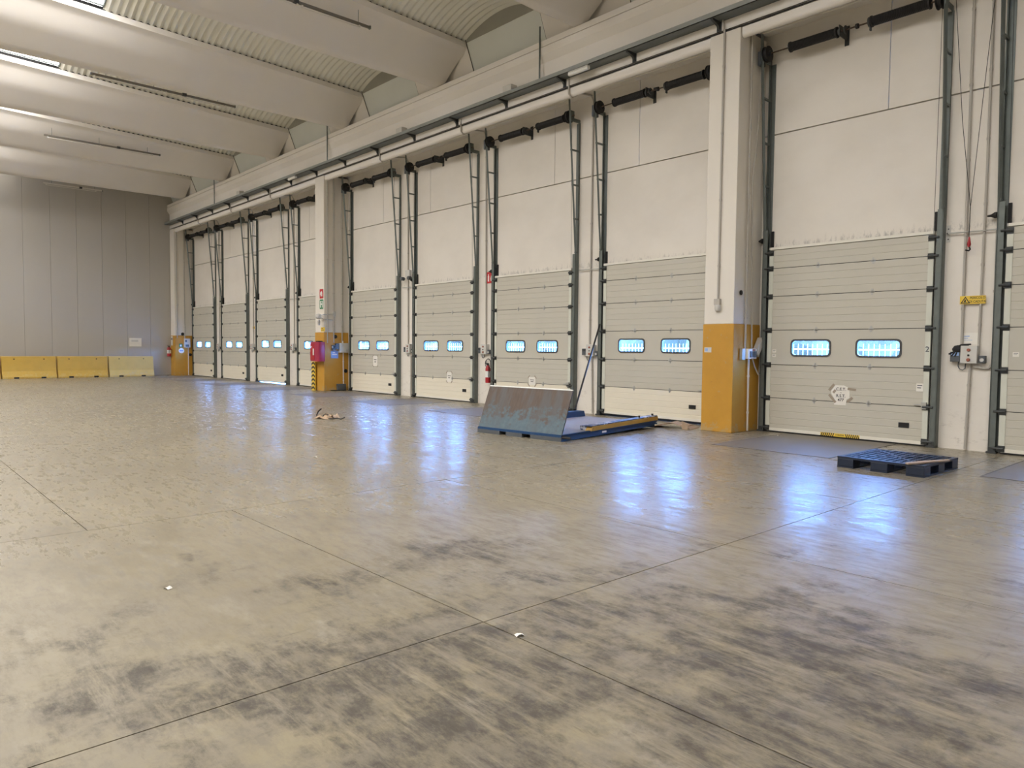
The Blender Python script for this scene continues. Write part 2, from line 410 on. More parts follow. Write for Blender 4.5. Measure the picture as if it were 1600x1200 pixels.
# ------------------------------------------------------------------ the setting: floor
XL, XR, YN, YW = -41.2, 14.0, -42.5, 13.6
YM = -14.5                                          # line of the next row of beams' supports          # left wall, right end, near wall, dock wall face
fl = MB().box(XL - 0.3, XR + 0.3, YN - 0.3, YW + 0.35, -0.4, -0.016).build('floor', M['subbase'])
tag(fl, 'wide power floated concrete floor with sawn joints and dark tyre stains', None, None, 'structure')
gx = [XL] + [-39.1 + 3.99 * k for k in range(1, 12)] + [XR]
gx = [XL, -39.12, -35.13, -31.14, -27.15, -23.16, -19.17, -15.18, -11.19, -7.02, -3.19, 0.8, 4.8, 8.8, XR]
gy = [YN, -35, -29.5, -24, -18.6, YM, -10.6, -7.93, -5.26, -2.59, 0.05, 2.69, 5.30, 7.97, 10.76, YW + 0.33]
GY_NEAR = gy
gy2 = [YN, -35, -28, -21, YM, -9.6, -4.1, 1.45, 7.0, 10.76, YW + 0.33]
for i in range(len(gx) - 1):
    gy = gy2 if i < 9 else GY_NEAR
    for j in range(len(gy) - 1):
        g = 0.004
        MB().box(gx[i] + g, gx[i + 1] - g, gy[j] + g, gy[j + 1] - g, -0.018, 0.0).build('slab', M['floor'], fl)

# ------------------------------------------------------------------ the setting: dock wall with its openings
DOORS = [-38.82, -34.71, -30.53, -26.40, -22.15, -18.08, -14.13, -10.11, -5.81, -1.81, 2.2, 6.2]
OPEN = 1.42
wall = empty('wall_right', (0, YW, 0), 0, 'cream painted precast wall holding the row of loading doors', None, None, 'structure')
WT = 0.28
edges = [XL]
for x in DOORS: edges += [x - OPEN, x + OPEN]
edges.append(XR)
bays = [(XL - 0.3, -24.37), (-24.37, -7.86), (-7.86, XR)]
for b0, b1 in bays:
    mb = MB()
    xs = [b0]
    for x in DOORS:
        if b0 < x < b1: xs += [x - OPEN, x + OPEN]
    xs.append(b1)
    for k in range(0, len(xs), 2): mb.box(xs[k], xs[k + 1], 0, WT, -0.3, 3.55)
    mb.box(b0, b1, 0, WT, 3.55, 5.866)
    mb.build('concrete_panel', M['wall'], wall)
x = XR
seams = [XL - 0.3] + sorted(s for s in (-5.18 - 2.74 * k for k in range(-6, 13)) if XL + 0.5 < s < XR - 0.3) + [XR]
for a, b in zip(seams, seams[1:]):
    MB().box(a + 0.007, b - 0.007, 0, WT, 5.890, 10.76).build('concrete_panel', M['wall'], wall)
MB().box(XL, XR, 0.10, WT + 0.05, 5.86, 5.9).build('joint_filler', M['subbase'], wall)

# grey metal clad end wall
wl_ = MB().box(XL - 0.25, XL - 0.05, YN, YW + 0.2, -0.3, 10.76).build('wall_left', M['subbase'])
tag(wl_, 'tall grey wall of vertical metal panels behind the yellow barriers', None, None, 'structure')
yy = YN; cp_mesh = None
ys = [12.73 - 1.115 * k for k in range(-1, 25)]
for y in ys:
    y0, y1 = max(y - 1.115, YN), min(y, YW + 0.2)
    if y1 - y0 < 0.05: continue
    MB().box(XL - 0.05, XL, y0 + 0.004, y1 - 0.004, 0.02, 10.5).build('cladding_panel', M['cladding'], wl_)
MB().box(XL, XL + 0.02, YN, 12.4, 0.0, 0.09).build('skirting', M['cladding'], wl_)
# remaining two sides of the hall, behind the camera
wr = MB().box(XR, XR + 0.2, YN, YW + 0.3, -0.3, 10.76).build('wall_end', M['wall']); tag(wr, 'plain cream end wall behind the camera', None, None, 'structure')
wn_ = MB().box(XL, XR, YN - 0.2, YN, -0.3, 10.76).build('wall_near', M['wall']); tag(wn_, 'plain cream long wall behind the camera', None, None, 'structure')

# gutter beam, lintel and pillar heads along the dock wall
gb = MB().prism([(12.60, 7.79), (12.63, 7.79), (12.63, 8.56), (12.52, 8.72), (12.52, 8.892), (12.56, 8.895), (12.56, 8.915), (12.53, 8.918), (12.53, 9.05), (13.1, 9.05), (13.1, 7.79)], 'x', XL + 0.0, XR).build('trim_1', M['gutter'])
tag(gb, 'deep white concrete gutter beam carrying the roof above the loading doors', None, None, 'structure')
MB().box(XL, XR, 12.95, 13.62, 8.9, 9.04).build('beam_top', M['beam'], gb)
lip = [(12.665, 7.762), (12.655, 7.75), (12.655, 7.64), (12.67, 7.60), (12.70, 7.575), (12.745, 7.57), (12.80, 7.60), (12.86, 7.66), (12.95, 7.735), (13.05, 7.785), (13.6, 7.835), (13.6, 8.2), (13.1, 8.2), (13.1, 7.775)]
lt = empty('trim_2', (0, 0, 0), 0, 'white lintel with rounded lower edge running between the pillars', None, None, 'structure')
for a, b in ((XL, -41.2 + 0.04), (-40.5, -24.70), (-24.04, -8.18), (-7.52, XR)):
    MB().prism(lip, 'x', a, b).build('lintel', M['gutter'], lt, smooth=True)
dk = MB().tube([(XL + 0.3, 12.635, 7.762), (XR, 12.632, 7.77)], 0.011, 6).build('joint_shadow_line', M['rubber'])  # thin black tube put in to darken the shadow gap at this joint
tag(dk, 'black line standing for the shadow gap along the joint over the pillar tops', 'cable')

# ------------------------------------------------------------------ the setting: roof of wing beams, arched sheets and rooflights
ceil = empty('ceiling', (0, 0, 9), 0, 'precast roof of wide wing beams with arched corrugated sheets between', None, None, 'structure')
def tip(y): return 9.92 + 0.036 * (12.5 - y) if y > -0.95 else 9.92 + 0.036 * (12.5 + 0.95 * 2 + y)
def wing_profile(t):
    h = t - 9.06
    right = [(0.10, 0.0), (0.17, 0.02), (0.26, 0.075), (0.45, 0.215), (0.70, 0.39), (0.92, 0.53), (1.08, h - 0.27), (1.17, h - 0.20), (1.27, h - 0.165), (1.30, h - 0.15), (1.30, h), (1.18, h), (1.05, h - 0.10), (0.85, 0.60), (0.45, 0.32), (0.10, 0.14)]
    left = [(-x, z) for x, z in right[::-1]]
    return [(x, 9.06 + z - 9) for x, z in right + left]
PITCH = 5.44
centers = [-38.85 + PITCH * k for k in range(10)]
bmw = bmesh.new()
stations = [12.62, 11, 9, 7, 5, 3, 1, -0.95, -3, -5, -8, -11, YM]
rings = []
for y in stations: rings.append([bmw.verts.new((x, y, z)) for x, z in wing_profile(tip(y))])
k = len(rings[0])
for i in range(len(rings) - 1):
    for q in range(k): bmw.faces.new((rings[i][q], rings[i][(q + 1) % k], rings[i + 1][(q + 1) % k], rings[i + 1][q]))
bmw.faces.new(rings[0]); bmw.faces.new(rings[-1][::-1])
wb_ = MB(); wb_.bm.free(); wb_.bm = bmw
wing = wb_.build('wing_beam', M['beam'], ceil, (centers[0], 0, 0), smooth=True)
ep = MB().prism([(12.50, 0.95), (12.86, 0.05), (12.98, 0.05), (12.62, 0.95)], 'x', -1.30, 1.30).build('end_diaphragm', M['beam'], wing)
for cx in centers[1:]:
    copy_tree(wing, (cx, 0, 0), parent=ceil)
# arched corrugated sheets
GAP = PITCH - 2.6
def arch(u):   # u -1..1 across the gap
    return 0.36 * (1 - u * u)
def sheet_mesh(y0, y1):
    bm = bmesh.new(); nx = 14; W = 0.177
    ny = int((y1 - y0) / W * 6)
    rows = []
    for j in range(ny + 1):
        y = y0 + (y1 - y0) * j / ny
        co = 0.026 * math.sin(2 * PI * y / W)
        rows.append([bm.verts.new((GAP / 2 * 1.05 * (2 * i / nx - 1), y, tip(y) - 9 + 0.036 + co + arch(2 * i / nx - 1))) for i in range(nx + 1)])
    for j in range(ny):
        for i in range(nx): bm.faces.new((rows[j][i], rows[j][i + 1], rows[j + 1][i + 1], rows[j + 1][i]))
    return bm
SKY0, SKY1 = -6.9, 4.97
gapc = [centers[0] - PITCH / 2] + [c + PITCH / 2 for c in centers]
sh_a = sh_b = None
proto = {}
for gi, gc in enumerate(gapc):
    if gi == 0: gc_off = gc
    if not proto:
        for nm, (a, b) in (('a', (SKY1, 12.56)), ('b', (YM, SKY0)), ('c', (SKY0, SKY1))):
            w = MB(); w.bm.free(); w.bm = sheet_mesh(a, b)
            proto[nm] = w.build('corrugated_sheet', M['sheet'], ceil, (gc, 0, 0), smooth=True)
        # rooflight: arched translucent panel cut into panes by glazing bars
        bars = MB(); panes = []
        npan = 6; L = (SKY1 - SKY0) / npan
        for p in range(npan):
            a, b = SKY0 + p * L, SKY0 + (p + 1) * L
            w = MB()
            nx = 10
            for i in range(nx):
                u0, u1 = 2 * i / nx - 1, 2 * (i + 1) / nx - 1
                w.quad((GAP / 2 * 1.03 * u0, a + 0.02, tip(a) - 9 + 0.10 + arch(u0)), (GAP / 2 * 1.03 * u1, a + 0.02, tip(a) - 9 + 0.10 + arch(u1)),
                       (GAP / 2 * 1.03 * u1, b - 0.02, tip(b) - 9 + 0.10 + arch(u1)), (GAP / 2 * 1.03 * u0, b - 0.02, tip(b) - 9 + 0.10 + arch(u0)))
            bmesh.ops.remove_doubles(w.bm, verts=w.bm.verts[:], dist=0.001)
            panes.append(w.build('rooflight_pane', M['skylight'], ceil, (gc, 0, 0)))
        for p in range(npan + 1):
            y = SKY0 + p * L
            bars.tube([(GAP / 2 * u, y, tip(y) - 9 + 0.08 + arch(u)) for u in [-1 + 0.2 * q for q in range(11)]], 0.02, 6)
        for sd in (-1, 1):
            bars.tube([(sd * GAP / 2 * 0.96, y, tip(y) - 9 + 0.09) for y in (SKY0, -0.95, SKY1)], 0.02, 6)
        proto['bars'] = bars.build('glazing_bars', M['track'], ceil, (gc, 0, 0))
        proto['panes'] = panes
        proto['closure'] = MB().prism([(12.53, 0.95), (12.89, 0.05), (12.98, 0.05), (12.60, 0.95)], 'x', -GAP / 2 - 0.0, GAP / 2).build('closure_panel', M['closure'], ceil, (gc, 0, 0))
        pr = [(GAP / 2 * u, 0.95 + arch(u) + 0.02) for u in [1 - 0.2 * q for q in range(11)]]
        proto['tymp'] = MB().prism([(-GAP / 2, 0.90), (GAP / 2, 0.90)] + pr, 'y', 12.53, 12.56).build('end_board', M['tympanum'], ceil, (gc, 0, 0))
        j = MB()
        for sd in (-1, 1):
            j.box(sd * GAP / 2 - 0.012, sd * GAP / 2 + 0.012, -0.5, 0.5, -0.006, 0.006, Matrix.Rotation(math.atan2(-0.9, 0.36), 3, 'X'))
        proto['joint'] = j.build('joint_sealant', M['subbase'], ceil, (gc, 12.69, 0.5))
    else:
        for q in ('a', 'b', 'bars', 'closure', 'tymp'): copy_tree(proto[q], (gc, 0, 0), parent=ceil)
        copy_tree(proto['joint'], (gc, 12.69, 0.5), parent=ceil)
        if gc < 3:
            for q in proto['panes']: copy_tree(q, (gc, 0, 0), parent=ceil)
        else:
            copy_tree(proto['c'], (gc, 0, 0), parent=ceil)      # unseen right end bays: rooflights left out to keep that side darker
MB().box(XL - 0.3, XR + 0.3, YN - 0.3, YW + 0.4, 1.75, 1.9).build('sky_blocker', M['deck'], ceil)  # dark slab added above the sheets to keep sky light out of their gaps
bpy.data.objects.remove(proto['c'])
# unseen second span behind the camera, added so its rooflights brighten the dock wall
for ch in list(ceil.children):
    if ch.name.split('.')[0] in ('wing_beam', 'corrugated_sheet', 'rooflight_pane'):
        c = ch.copy(); COL.objects.link(c); c.parent = ceil; c.location.y -= 27.9
MB().box(XL, XR, YM - 0.3, YM + 0.3, -0.95, 0.06).build('gutter_beam', M['beam'], ceil)

# ------------------------------------------------------------------ pillars
def pillar(x0, label):
    p = empty('concrete_pillar', (x0 + 0.33, 13.1, 0), 0, label, 'pillar', 'concrete pillars between the door bays')
    MB().box(-0.33, 0.33, -0.48, 0.5, 2.13, 7.755).build('shaft', M['pillar'], p, bevel=0.012)
    MB().box(-0.345, 0.345, -0.492, 0.5, 0, 2.13).build('painted_base', M['pillar_yellow'], p, bevel=0.012)['label'] = 'ochre yellow painted foot of the pillar'
    return p
pillar(-8.19, 'white pillar with ochre foot beside the door marked C.E.T. R.S.T. 477')
pillar(-24.70, 'white pillar with ochre foot carrying red and green safety signs')
pillar(-41.16, 'white pillar with ochre foot in the corner by the grey wall')

# ------------------------------------------------------------------ dock doors (leaf) and their lift gear
ZS = [0.03, 0.68, 1.34, 2.02, 2.685, 3.235, 3.60]
YF = -0.10     # front of the leaf relative to the wall face
def section_mb(z0, z1, ribs=True):
    mb = MB()
    prof = [(YF + 0.045, z0 + 0.003)]
    front = [(YF, z0 + 0.006)]
    if ribs:
        k = max(3, int(round((z1 - z0) / 0.125)))
        for i in range(1, k):
            z = z0 + (z1 - z0) * i / k
            front += [(YF, z - 0.009), (YF + 0.005, z - 0.004), (YF + 0.005, z + 0.004), (YF, z + 0.009)]
    front.append((YF, z1 - 0.006))
    prof += front + [(YF + 0.045, z1 - 0.003)]
    mb.prism(prof, 'x', -1.475, 1.475)
    return mb
WX = ((-0.995, -0.205), (0.24, 1.03)); WZ = (1.505, 1.842)
def leaf():
    d = empty('door_1', (0, YW, 0))
    for i in range(6):
        if i == 2: continue
        section_mb(ZS[i], ZS[i + 1]).build('section', M['section_cream'] if i == 0 else M['section'], d)
    w = MB(); z0, z1 = ZS[2] + 0.006, ZS[3] - 0.006; ins = 0.03
    xs = [-1.475, WX[0][0] + ins, WX[0][1] - ins, WX[1][0] + ins, WX[1][1] - ins, 1.475]
    w.box(-1.475, 1.475, YF, YF + 0.045, z0, WZ[0] + ins); w.box(-1.475, 1.475, YF, YF + 0.045, WZ[1] - ins, z1)
    for a in (0, 2, 4): w.box(xs[a], xs[a + 1], YF, YF + 0.045, WZ[0] + ins, WZ[1] - ins)
    win = w.build('window_section', M['section'], d)
    for a, b in WX:
        f = MB().ring(rrect(a, b, WZ[0], WZ[1], 0.085), rrect(a + 0.035, b - 0.035, WZ[0] + 0.035, WZ[1] - 0.035, 0.06), 'y', YF - 0.012, YF + 0.05).build('window_frame', M['frame_black'], win)
        MB().prism(rrect(a + 0.03, b - 0.03, WZ[0] + 0.03, WZ[1] - 0.03, 0.06), 'y', YF + 0.018, YF + 0.022).build('pane', M['glass'], win)
    for s in (-1, 1):
        mb = MB()
        for i in range(6):
            mb.box(s * 1.48 if s < 0 else 1.395, -1.395 if s < 0 else 1.48, YF - 0.008, YF + 0.04, ZS[i] + 0.05, ZS[i + 1] - 0.05)
        mb.build('end_cap', M['endcap'], d)
    MB().box(-1.48, 1.48, YF - 0.022, YF + 0.05, 3.602, 3.65).build('top_rail', M['rail_white'], d)
    MB().box(-1.44, 1.44, YF - 0.014, YF + 0.045, 0.03, 0.085).build('bottom_rail', M['rail_white'], d)
    MB().box(-1.46, 1.46, YF + 0.0, YF + 0.035, 0.004, 0.03).build('bottom_seal', M['rubber'], d)
    for i in range(1, 6):
        MB().box(-1.47, 1.47, YF + 0.012, YF + 0.05, ZS[i] - 0.006, ZS[i] + 0.006).build('joint_seal', M['rubber'], d)
        for x in (-0.50, 0.50):
            z = ZS[i]
            h = MB().box(x - 0.045, x + 0.045, YF - 0.006, YF, z - 0.018, z + 0.018).box(x - 0.018, x + 0.018, YF - 0.006, YF, z - 0.055, z + 0.055)
            h.tube([(x - 0.04, YF - 0.01, z), (x + 0.04, YF - 0.01, z)], 0.008, 6)
            h.build('hinge', M['galv'], d)
    for i, z in enumerate(ZS):
        zc = z + (0.06 if i == 0 else -0.06 if i == 6 else 0)
        for s in (-1, 1):
            h = MB().box(s * 1.44 - 0.05, s * 1.44 + 0.05, YF - 0.018, YF - 0.006, zc - 0.055, zc + 0.045)
            h.box(s * 1.45 - 0.045, s * 1.45 + 0.045, YF - 0.05, YF - 0.018, zc - 0.02, zc + 0.02)
            h.tube([(s * 1.40, YF - 0.04, zc), (s * 1.56, YF - 0.04, zc)], 0.018, 8)
            h.build('roller_bracket', M['traydark'], d)
    MB().box(1.02, 1.19, YF - 0.014, YF, 0.30, 0.385).box(1.04, 1.17, YF - 0.022, YF - 0.012, 0.36, 0.38).build('recessed_handle', M['rubber'], d)
    sl = MB().box(1.26, 1.45, YF - 0.03, YF - 0.006, 0.70, 0.725).box(1.38, 1.46, YF - 0.045, YF - 0.006, 0.64, 0.76)
    sl.build('slide_bolt', M['galv'], d)
    return d

def gear():
    g = empty('door_lift_gear', (0, YW, 0))
    for s in (-1, 1):
        # upright: angle profile, rolled flange towards the room
        u = MB()
        a, b = sorted((s * 1.50, s * 1.62))
        u.box(a, b, -0.012, -0.0005, 0, 7.25)
        u.box(*sorted((s * 1.60, s * 1.62)), -0.125, 0, 0, 4.0)
        u.box(*sorted((s * 1.52, s * 1.62)), -0.125, -0.112, 0, 4.0)
        u.box(*sorted((s * 1.60, s * 1.62)), -0.06, 0, 4.0, 7.25)
        u.build('upright_track', M['track'], g)
        # inclined lift rail leaning out into the hall as it rises
        p0, p1 = Vector((s * 1.60, -0.09, 3.85)), Vector((s * 1.60, -0.40, 7.75))
        u = MB(); u.tube([p0, p1], 0.031, 4); u.build('inclined_rail', M['track'], g)
        for z in (4.04, 4.87, 5.70, 6.55):
            y = p0.y + (p1.y - p0.y) * (z - p0.z) / (p1.z - p0.z)
            MB().box(s * 1.60 - 0.02, s * 1.60 + 0.02, y - 0.02, -0.0, z - 0.018, z + 0.018).build('rail_bracket', M['track'], g)
        # cable drum on the end of the shaft with its bearing plate
        MB().lathe([(0.10, 0), (0.15, 0.004), (0.15, 0.016), (0.125, 0.02), (0.13, 0.04), (0.125, 0.06), (0.15, 0.075), (0.15, 0.09), (0.05, 0.10), (0.05, 0.13)], (s * 1.50 - (0.05 if s > 0 else 0.08), -0.30, 7.37), 18, 'x').build('cable_drum', M['black'], g, smooth=True)
        MB().box(s * 1.60 - 0.008, s * 1.60 + 0.008, -0.40, -0.0, 7.24, 7.33).box(s * 1.60 - 0.008, s * 1.60 + 0.008, -0.36, -0.22, 7.28, 7.50).build('bearing_plate', M['track'], g)
        MB().box(*sorted((s * 1.45, s * 1.50)), -0.035, 0, 3.66, 3.98).build('rubber_stop', M['rubber'], g)
        MB().box(*sorted((s * 1.38, s * 1.47)), -0.052, 0.0, 0, 3.57).build('edge_seal', M['rubber'], g)
        MB().tube([(s * 1.50, -0.19, 7.3), (s * 1.47, -0.12, 3.6)], 0.004, 5).build('lift_cable', M['black'], g)
    # foot plates
        MB().box(s * 1.56 - 0.08, s * 1.56 + 0.06, -0.15, 0.0, 0.0, 0.03).box(s * 1.56 - 0.05, s * 1.56 + 0.03, -0.14, -0.05, 0.03, 0.10).build('foot_plate', M['traydark'], g)
    # black spring buffer on the left upright
    MB().lathe([(0.015, -0.10), (0.02, -0.05), (0.05, 0.0), (0.05, 0.03)], (-1.66, -0.10, 3.80), 10, 'x').build('spring_buffer', M['black'], g)
    MB().box(-1.47, 1.47, -0.052, 0.0, 3.52, 3.58).build('head_seal', M['rubber'], g)
    MB().box(-1.47, 1.47, -0.045, 0.03, -0.01, 0.06).build('threshold_blocker', M['rubber'], g)  # added blocker that stops daylight leaking in under the leaf
    MB().box(-1.62, 1.62, -0.415, -0.385, 7.735, 7.765).build('spreader_bar', M['rail_white'], g)
    MB().box(-1.68, -1.62, -0.40, -0.22, 7.17, 7.43).box(-1.66, -1.60, -0.34, -0.26, 7.43, 7.52).build('operator_motor', M['boxdark'], g)
    MB().tube([(-1.66, -0.30, 7.37), (1.68, -0.30, 7.37)], 0.0145, 8).build('shaft', M['rust_shaft'], g)
    for a, b in ((-1.08, -0.17), (0.40, 1.36)):
        prof = [(0.05, 0), (0.098, 0.006), (0.098, 0.03)]
        n = 34; L = b - a - 0.06
        for i in range(n):
            prof += [(0.086, 0.03 + L * i / n), (0.078, 0.03 + L * (i + 0.5) / n)]
        prof += [(0.098, L + 0.03), (0.098, L + 0.055), (0.05, L + 0.06)]
        MB().lathe(prof, (a, -0.30, 7.37), 14, 'x').build('torsion_spring', M['black'], g, smooth=True)
    MB().box(-0.13, -0.115, -0.36, 0.0, 7.28, 7.47).box(-0.17, -0.09, -0.012, 0, 7.2, 7.55).lathe([(0.055, 0), (0.055, 0.05)], (-0.165, -0.30, 7.37), 10, 'x').lathe([(0.05, 0), (0.075, 0.02), (0.075, 0.035)], (-0.06, -0.30, 7.37), 12, 'x').build('centre_bearing', M['traydark'], g)
    MB().lathe([(0.03, 0), (0.045, 0.01), (0.045, 0.05), (0.03, 0.06)], (0.14, -0.30, 7.37), 10, 'x').build('coupling', M['black'], g)
    MB().lathe([(0.05, 0), (0.085, 0.005), (0.085, 0.03), (0.05, 0.035)], (0.365, -0.30, 7.37), 12, 'x').box(0.39, 0.41, -0.33, -0.27, 7.22, 7.3).build('winding_cone', M['traydark'], g)
    return g

DL = ['grey sectional loading door at the far left, beside the corner pillar',
      'grey sectional loading door second from the far corner pillar',
      'grey sectional loading door third from the corner, light under its edge',
      'grey sectional loading door half hidden behind the pillar with safety signs',
      'grey sectional loading door just right of the pillar with safety signs',
      'grey sectional loading door left of the hanging fire extinguisher',
      'grey sectional loading door behind the upright rusty flap plate',
      'grey sectional loading door with cream foot, left of the nearest pillar',
      'grey sectional loading door with a taped notice reading C.E.T. R.S.T. 477',
      'grey sectional loading door cut off by the right edge of the photo']
GL = ['lift rails and springs above the farthest loading door in the corner',
      'lift rails and springs above the second loading door from the corner',
      'lift rails and springs above the third loading door from the corner',
      'lift rails and springs above the door half hidden by the sign pillar',
      'lift rails and springs right of the pillar with safety signs',
      'lift rails and springs above the door left of the hanging extinguisher',
      'lift rails and springs above the door behind the rusty flap',
      'lift rails and springs just left of the nearest pillar',
      'lift rails and black springs above the door with the taped notice',
      'lift rails at the right edge of the photo, above the last door']
d0 = leaf(); g0 = gear()
section_plain = section_mb(ZS[0], ZS[1]).build('section', M['section'], None)
leaves = []
for i in range(10):
    x = DOORS[i]
    dz = {2: 0.035, 7: 0.03}.get(i, 0.0)
    d = d0 if i == 0 else copy_tree(d0)
    d.location = (x, YW, dz); d.name = 'door_%d' % (i + 1)
    tag(d, DL[i], None, 'sectional doors along the dock wall', 'structure')
    if i >= 8:
        for ch in d.children:
            if ch.name.split('.')[0] == 'section' and ch.data.materials[0] == M['section_cream']: ch.data = section_plain.data
    g = g0 if i == 0 else copy_tree(g0)
    g.location = (x, YW, 0)
    if i == 2:
        for ch in list(g.children):
            if ch.name.startswith('threshold_blocker'): bpy.data.objects.remove(ch)
    tag(g, GL[i], 'door gear', 'lift gear of the dock doors')
    leaves.append(d)
bpy.data.objects.remove(section_plain)
# bays outside the picture keep plain blank doors so that the hall stays closed
for i in (10, 11):
    o = MB().box(DOORS[i] - 1.5, DOORS[i] + 1.5, YW - 0.1, YW - 0.05, 0, 3.65).build('door_%d' % (i + 1), M['section'])
    tag(o, 'closed loading door beyond the right edge of the photo, number %d of the row' % (i + 1), None, None, 'structure')

# ------------------------------------------------------------------ outside: yard and fence seen through the panes
yd = MB().box(-260, 200, YW + 0.4, 420, -1.4, -1.2).build('yard_ground', M['ground'])
tag(yd, 'pale open yard outside the loading doors', None, None, 'structure')
fn = empty('boundary_fence', (0, 36, -1.2), 0, 'pale picket fence out in the yard seen through the door windows', 'fence')
pk = MB()
for i in range(520):
    x = -110 + i * 0.25
    pk.box(x, x + 0.022, 0, 0.022, 0, 3.2)
tag(pk.build('pickets', M['fence'], fn), kind='stuff')
hd = MB()
hr = random.Random(5)
hn = 260; rowsv = []
for i in range(hn):
    x = -125 + i * 0.6
    col = []
    for j in range(9):
        z = -1.2 + 6.2 * j / 8
        col.append(hd.bm.verts.new((x + hr.uniform(-.2, .2), 41 + hr.uniform(-0.5, 0.5) + 0.5 * math.sin(i * 1.3) + (0 if j < 7 else (j - 6) * 0.7), z + hr.uniform(-.2, .2) + (0.5 * math.sin(i * 0.9) if j > 5 else 0))))
    col.append(hd.bm.verts.new((x, 43.5, -1.2)))
    rowsv.append(col)
for a, b in zip(rowsv, rowsv[1:]):
    for j in range(9): hd.bm.faces.new((a[j], b[j], b[j + 1], a[j + 1]))
tag(hd.build('hedge', M['hedge']), 'tall olive hedge beyond the yard fence, seen through the door windows', 'hedge', None, 'stuff')
for z in (0.4, 2.9): MB().box(-110, 20, 0.03, 0.08, z, z + 0.06).build('fence_rail', M['fence'], fn)

# ------------------------------------------------------------------ cable tray and lamps on the gutter beam
tr = empty('cable_tray', (-20, 12.5, 8.0), 0, 'long grey steel cable tray bracketed along the beam over the doors', 'cable tray')
MB().box(XL + 20.1, 20 + 13.9, -0.17, 0.125, -0.02, -0.008).box(XL + 20.1, 33.9, 0.11, 0.125, -0.02, 0.075).build('tray_channel', M['tray'], tr)
MB().box(XL + 20.1, 33.9, -0.17, -0.155, -0.02, 0.08).build('tray_edge', M['tray_edge'], tr)
bp_ = MB().prism([(-0.15, -0.02), (0.13, -0.02), (0.13, -0.17), (0.10, -0.17), (0.06, -0.10), (-0.15, -0.045)], 'x', -0.025, 0.025).box(-0.05, 0.05, 0.115, 0.13, -0.2, -0.02)
br0 = bp_.build('tray_bracket', M['traydark'], tr, (-8.0 + 20, 0, 0))
for i in range(-5, 16):
    if i == 0: continue
    copy_tree(br0, (-8.0 + 20 - 2.07 * i, 0, 0), parent=tr)
for x, lab in ((-13.9, 'small grey junction box on the cable tray nearest the camera'), (-18.8, 'small grey junction box on the cable tray right of the sign pillar'), (-31.2, 'small grey junction box on the cable tray near the far wall')):
    b = empty('junction_box', (x, 12.5, 8.07), 0, lab, 'junction box', 'junction boxes on the cable tray')
    MB().box(-0.16, 0.16, -0.15, 0.05, 0.0, 0.17).build('enclosure', M['box'], b, bevel=0.01)
    MB().tube([(-0.1, 0, 0.06), (-0.2, 0, 0.02), (-0.22, 0.06, -0.07)], 0.012, 6).build('cable_gland', M['conduit'], b)
for x, lab in ((-11.45, 'white emergency lamp under the cable tray left of the nearest pillar'), (-26.0, 'white emergency lamp under the cable tray left of the sign pillar')):
    b = empty('emergency_lamp', (x, 12.36, 7.93), 0, lab, 'lamp', 'emergency lamps under the tray')
    MB().box(-0.30, 0.30, -0.04, 0.04, 0.02, 0.045).build('lamp_base', M['box'], b)
    MB().prism(rrect(-0.045, 0.045, -0.045, 0.025, 0.03), 'x', -0.30, 0.30).build('diffuser', M['white'], b)
for x, lab in ((-12.88, 'thin grey drain pipe down the beam above the rusty flap door'), (-23.55, 'thin grey drain pipe down the beam above the sign pillar'), (-34.35, 'thin grey drain pipe down the beam near the far wall')):
    tag(MB().tube([(x, 12.50, 9.4), (x, 12.505, 8.06)], 0.022, 6).build('drain_pipe', M['track']), lab, 'pipe', 'drain pipes on the beam')

# ------------------------------------------------------------------ conduits
def conduit(pts, r, lab, m='conduit', group='conduits on the dock wall', clips=None):
    c = empty('conduit', pts[-1], 0, lab, 'conduit', group)
    o = Vector(pts[-1])
    MB().tube([Vector(p) - o for p in pts], r, 8).build('pipe', M[m], c, smooth=True)
    cl = clips
    if cl is None:
        cl = []
        for a, b in zip(pts, pts[1:]):
            if abs(a[2] - b[2]) > 0.6:
                nn = int(abs(a[2] - b[2]) / 1.4) + 1
                cl += [(a[0] + (b[0] - a[0]) * (q + 0.5) / nn, a[1] + (b[1] - a[1]) * (q + 0.5) / nn, a[2] + (b[2] - a[2]) * (q + 0.5) / nn) for q in range(nn)]
    for p in cl:
        q = Vector(p) - o
        MB().lathe([(r * 1.35, -0.02), (r * 1.35, 0.02)], q, 8, 'z').build('clip', M[m], c)
    return c
WYF = YW - 0.03
conduit([(-12.0, 12.615, 7.95), (-12.0, 12.62, 7.62), (-12.0, 12.70, 7.545), (-12.06, 13.1, 7.76), (-12.07, 13.50, 7.80), (-12.07, WYF, 7.68), (-12.08, WYF, 1.74)], 0.022, 'grey conduit bending under the lintel left of the nearest bay, down to its control box')
conduit([(-16.1, 12.615, 7.95), (-16.1, 12.62, 7.62), (-16.1, 12.70, 7.545), (-16.13, 13.1, 7.76), (-16.14, 13.50, 7.80), (-16.14, WYF, 7.68), (-16.07, WYF, 1.72)], 0.022, 'grey conduit running down to the cluster above the hanging extinguisher')
conduit([(-20.3, 12.615, 7.95), (-20.3, 12.62, 7.62), (-20.3, 12.70, 7.545), (-20.2, 13.1, 7.76), (-20.1, 13.50, 7.80), (-20.1, WYF, 7.68), (-20.06, WYF, 1.72)], 0.022, 'grey conduit between the two doors right of the sign pillar')
for x, lab in ((-36.75, 'grey conduit between the first and second far doors'), (-32.6, 'grey conduit between the second and third far doors'), (-28.45, 'grey conduit between the third and fourth far doors')):
    conduit([(x - 0.1, 12.615, 7.95), (x - 0.1, 12.62, 7.62), (x - 0.1, 12.70, 7.545), (x, 13.1, 7.76), (x, 13.50, 7.80), (x, WYF, 7.68), (x + 0.02, WYF, 1.7)], 0.022, lab)
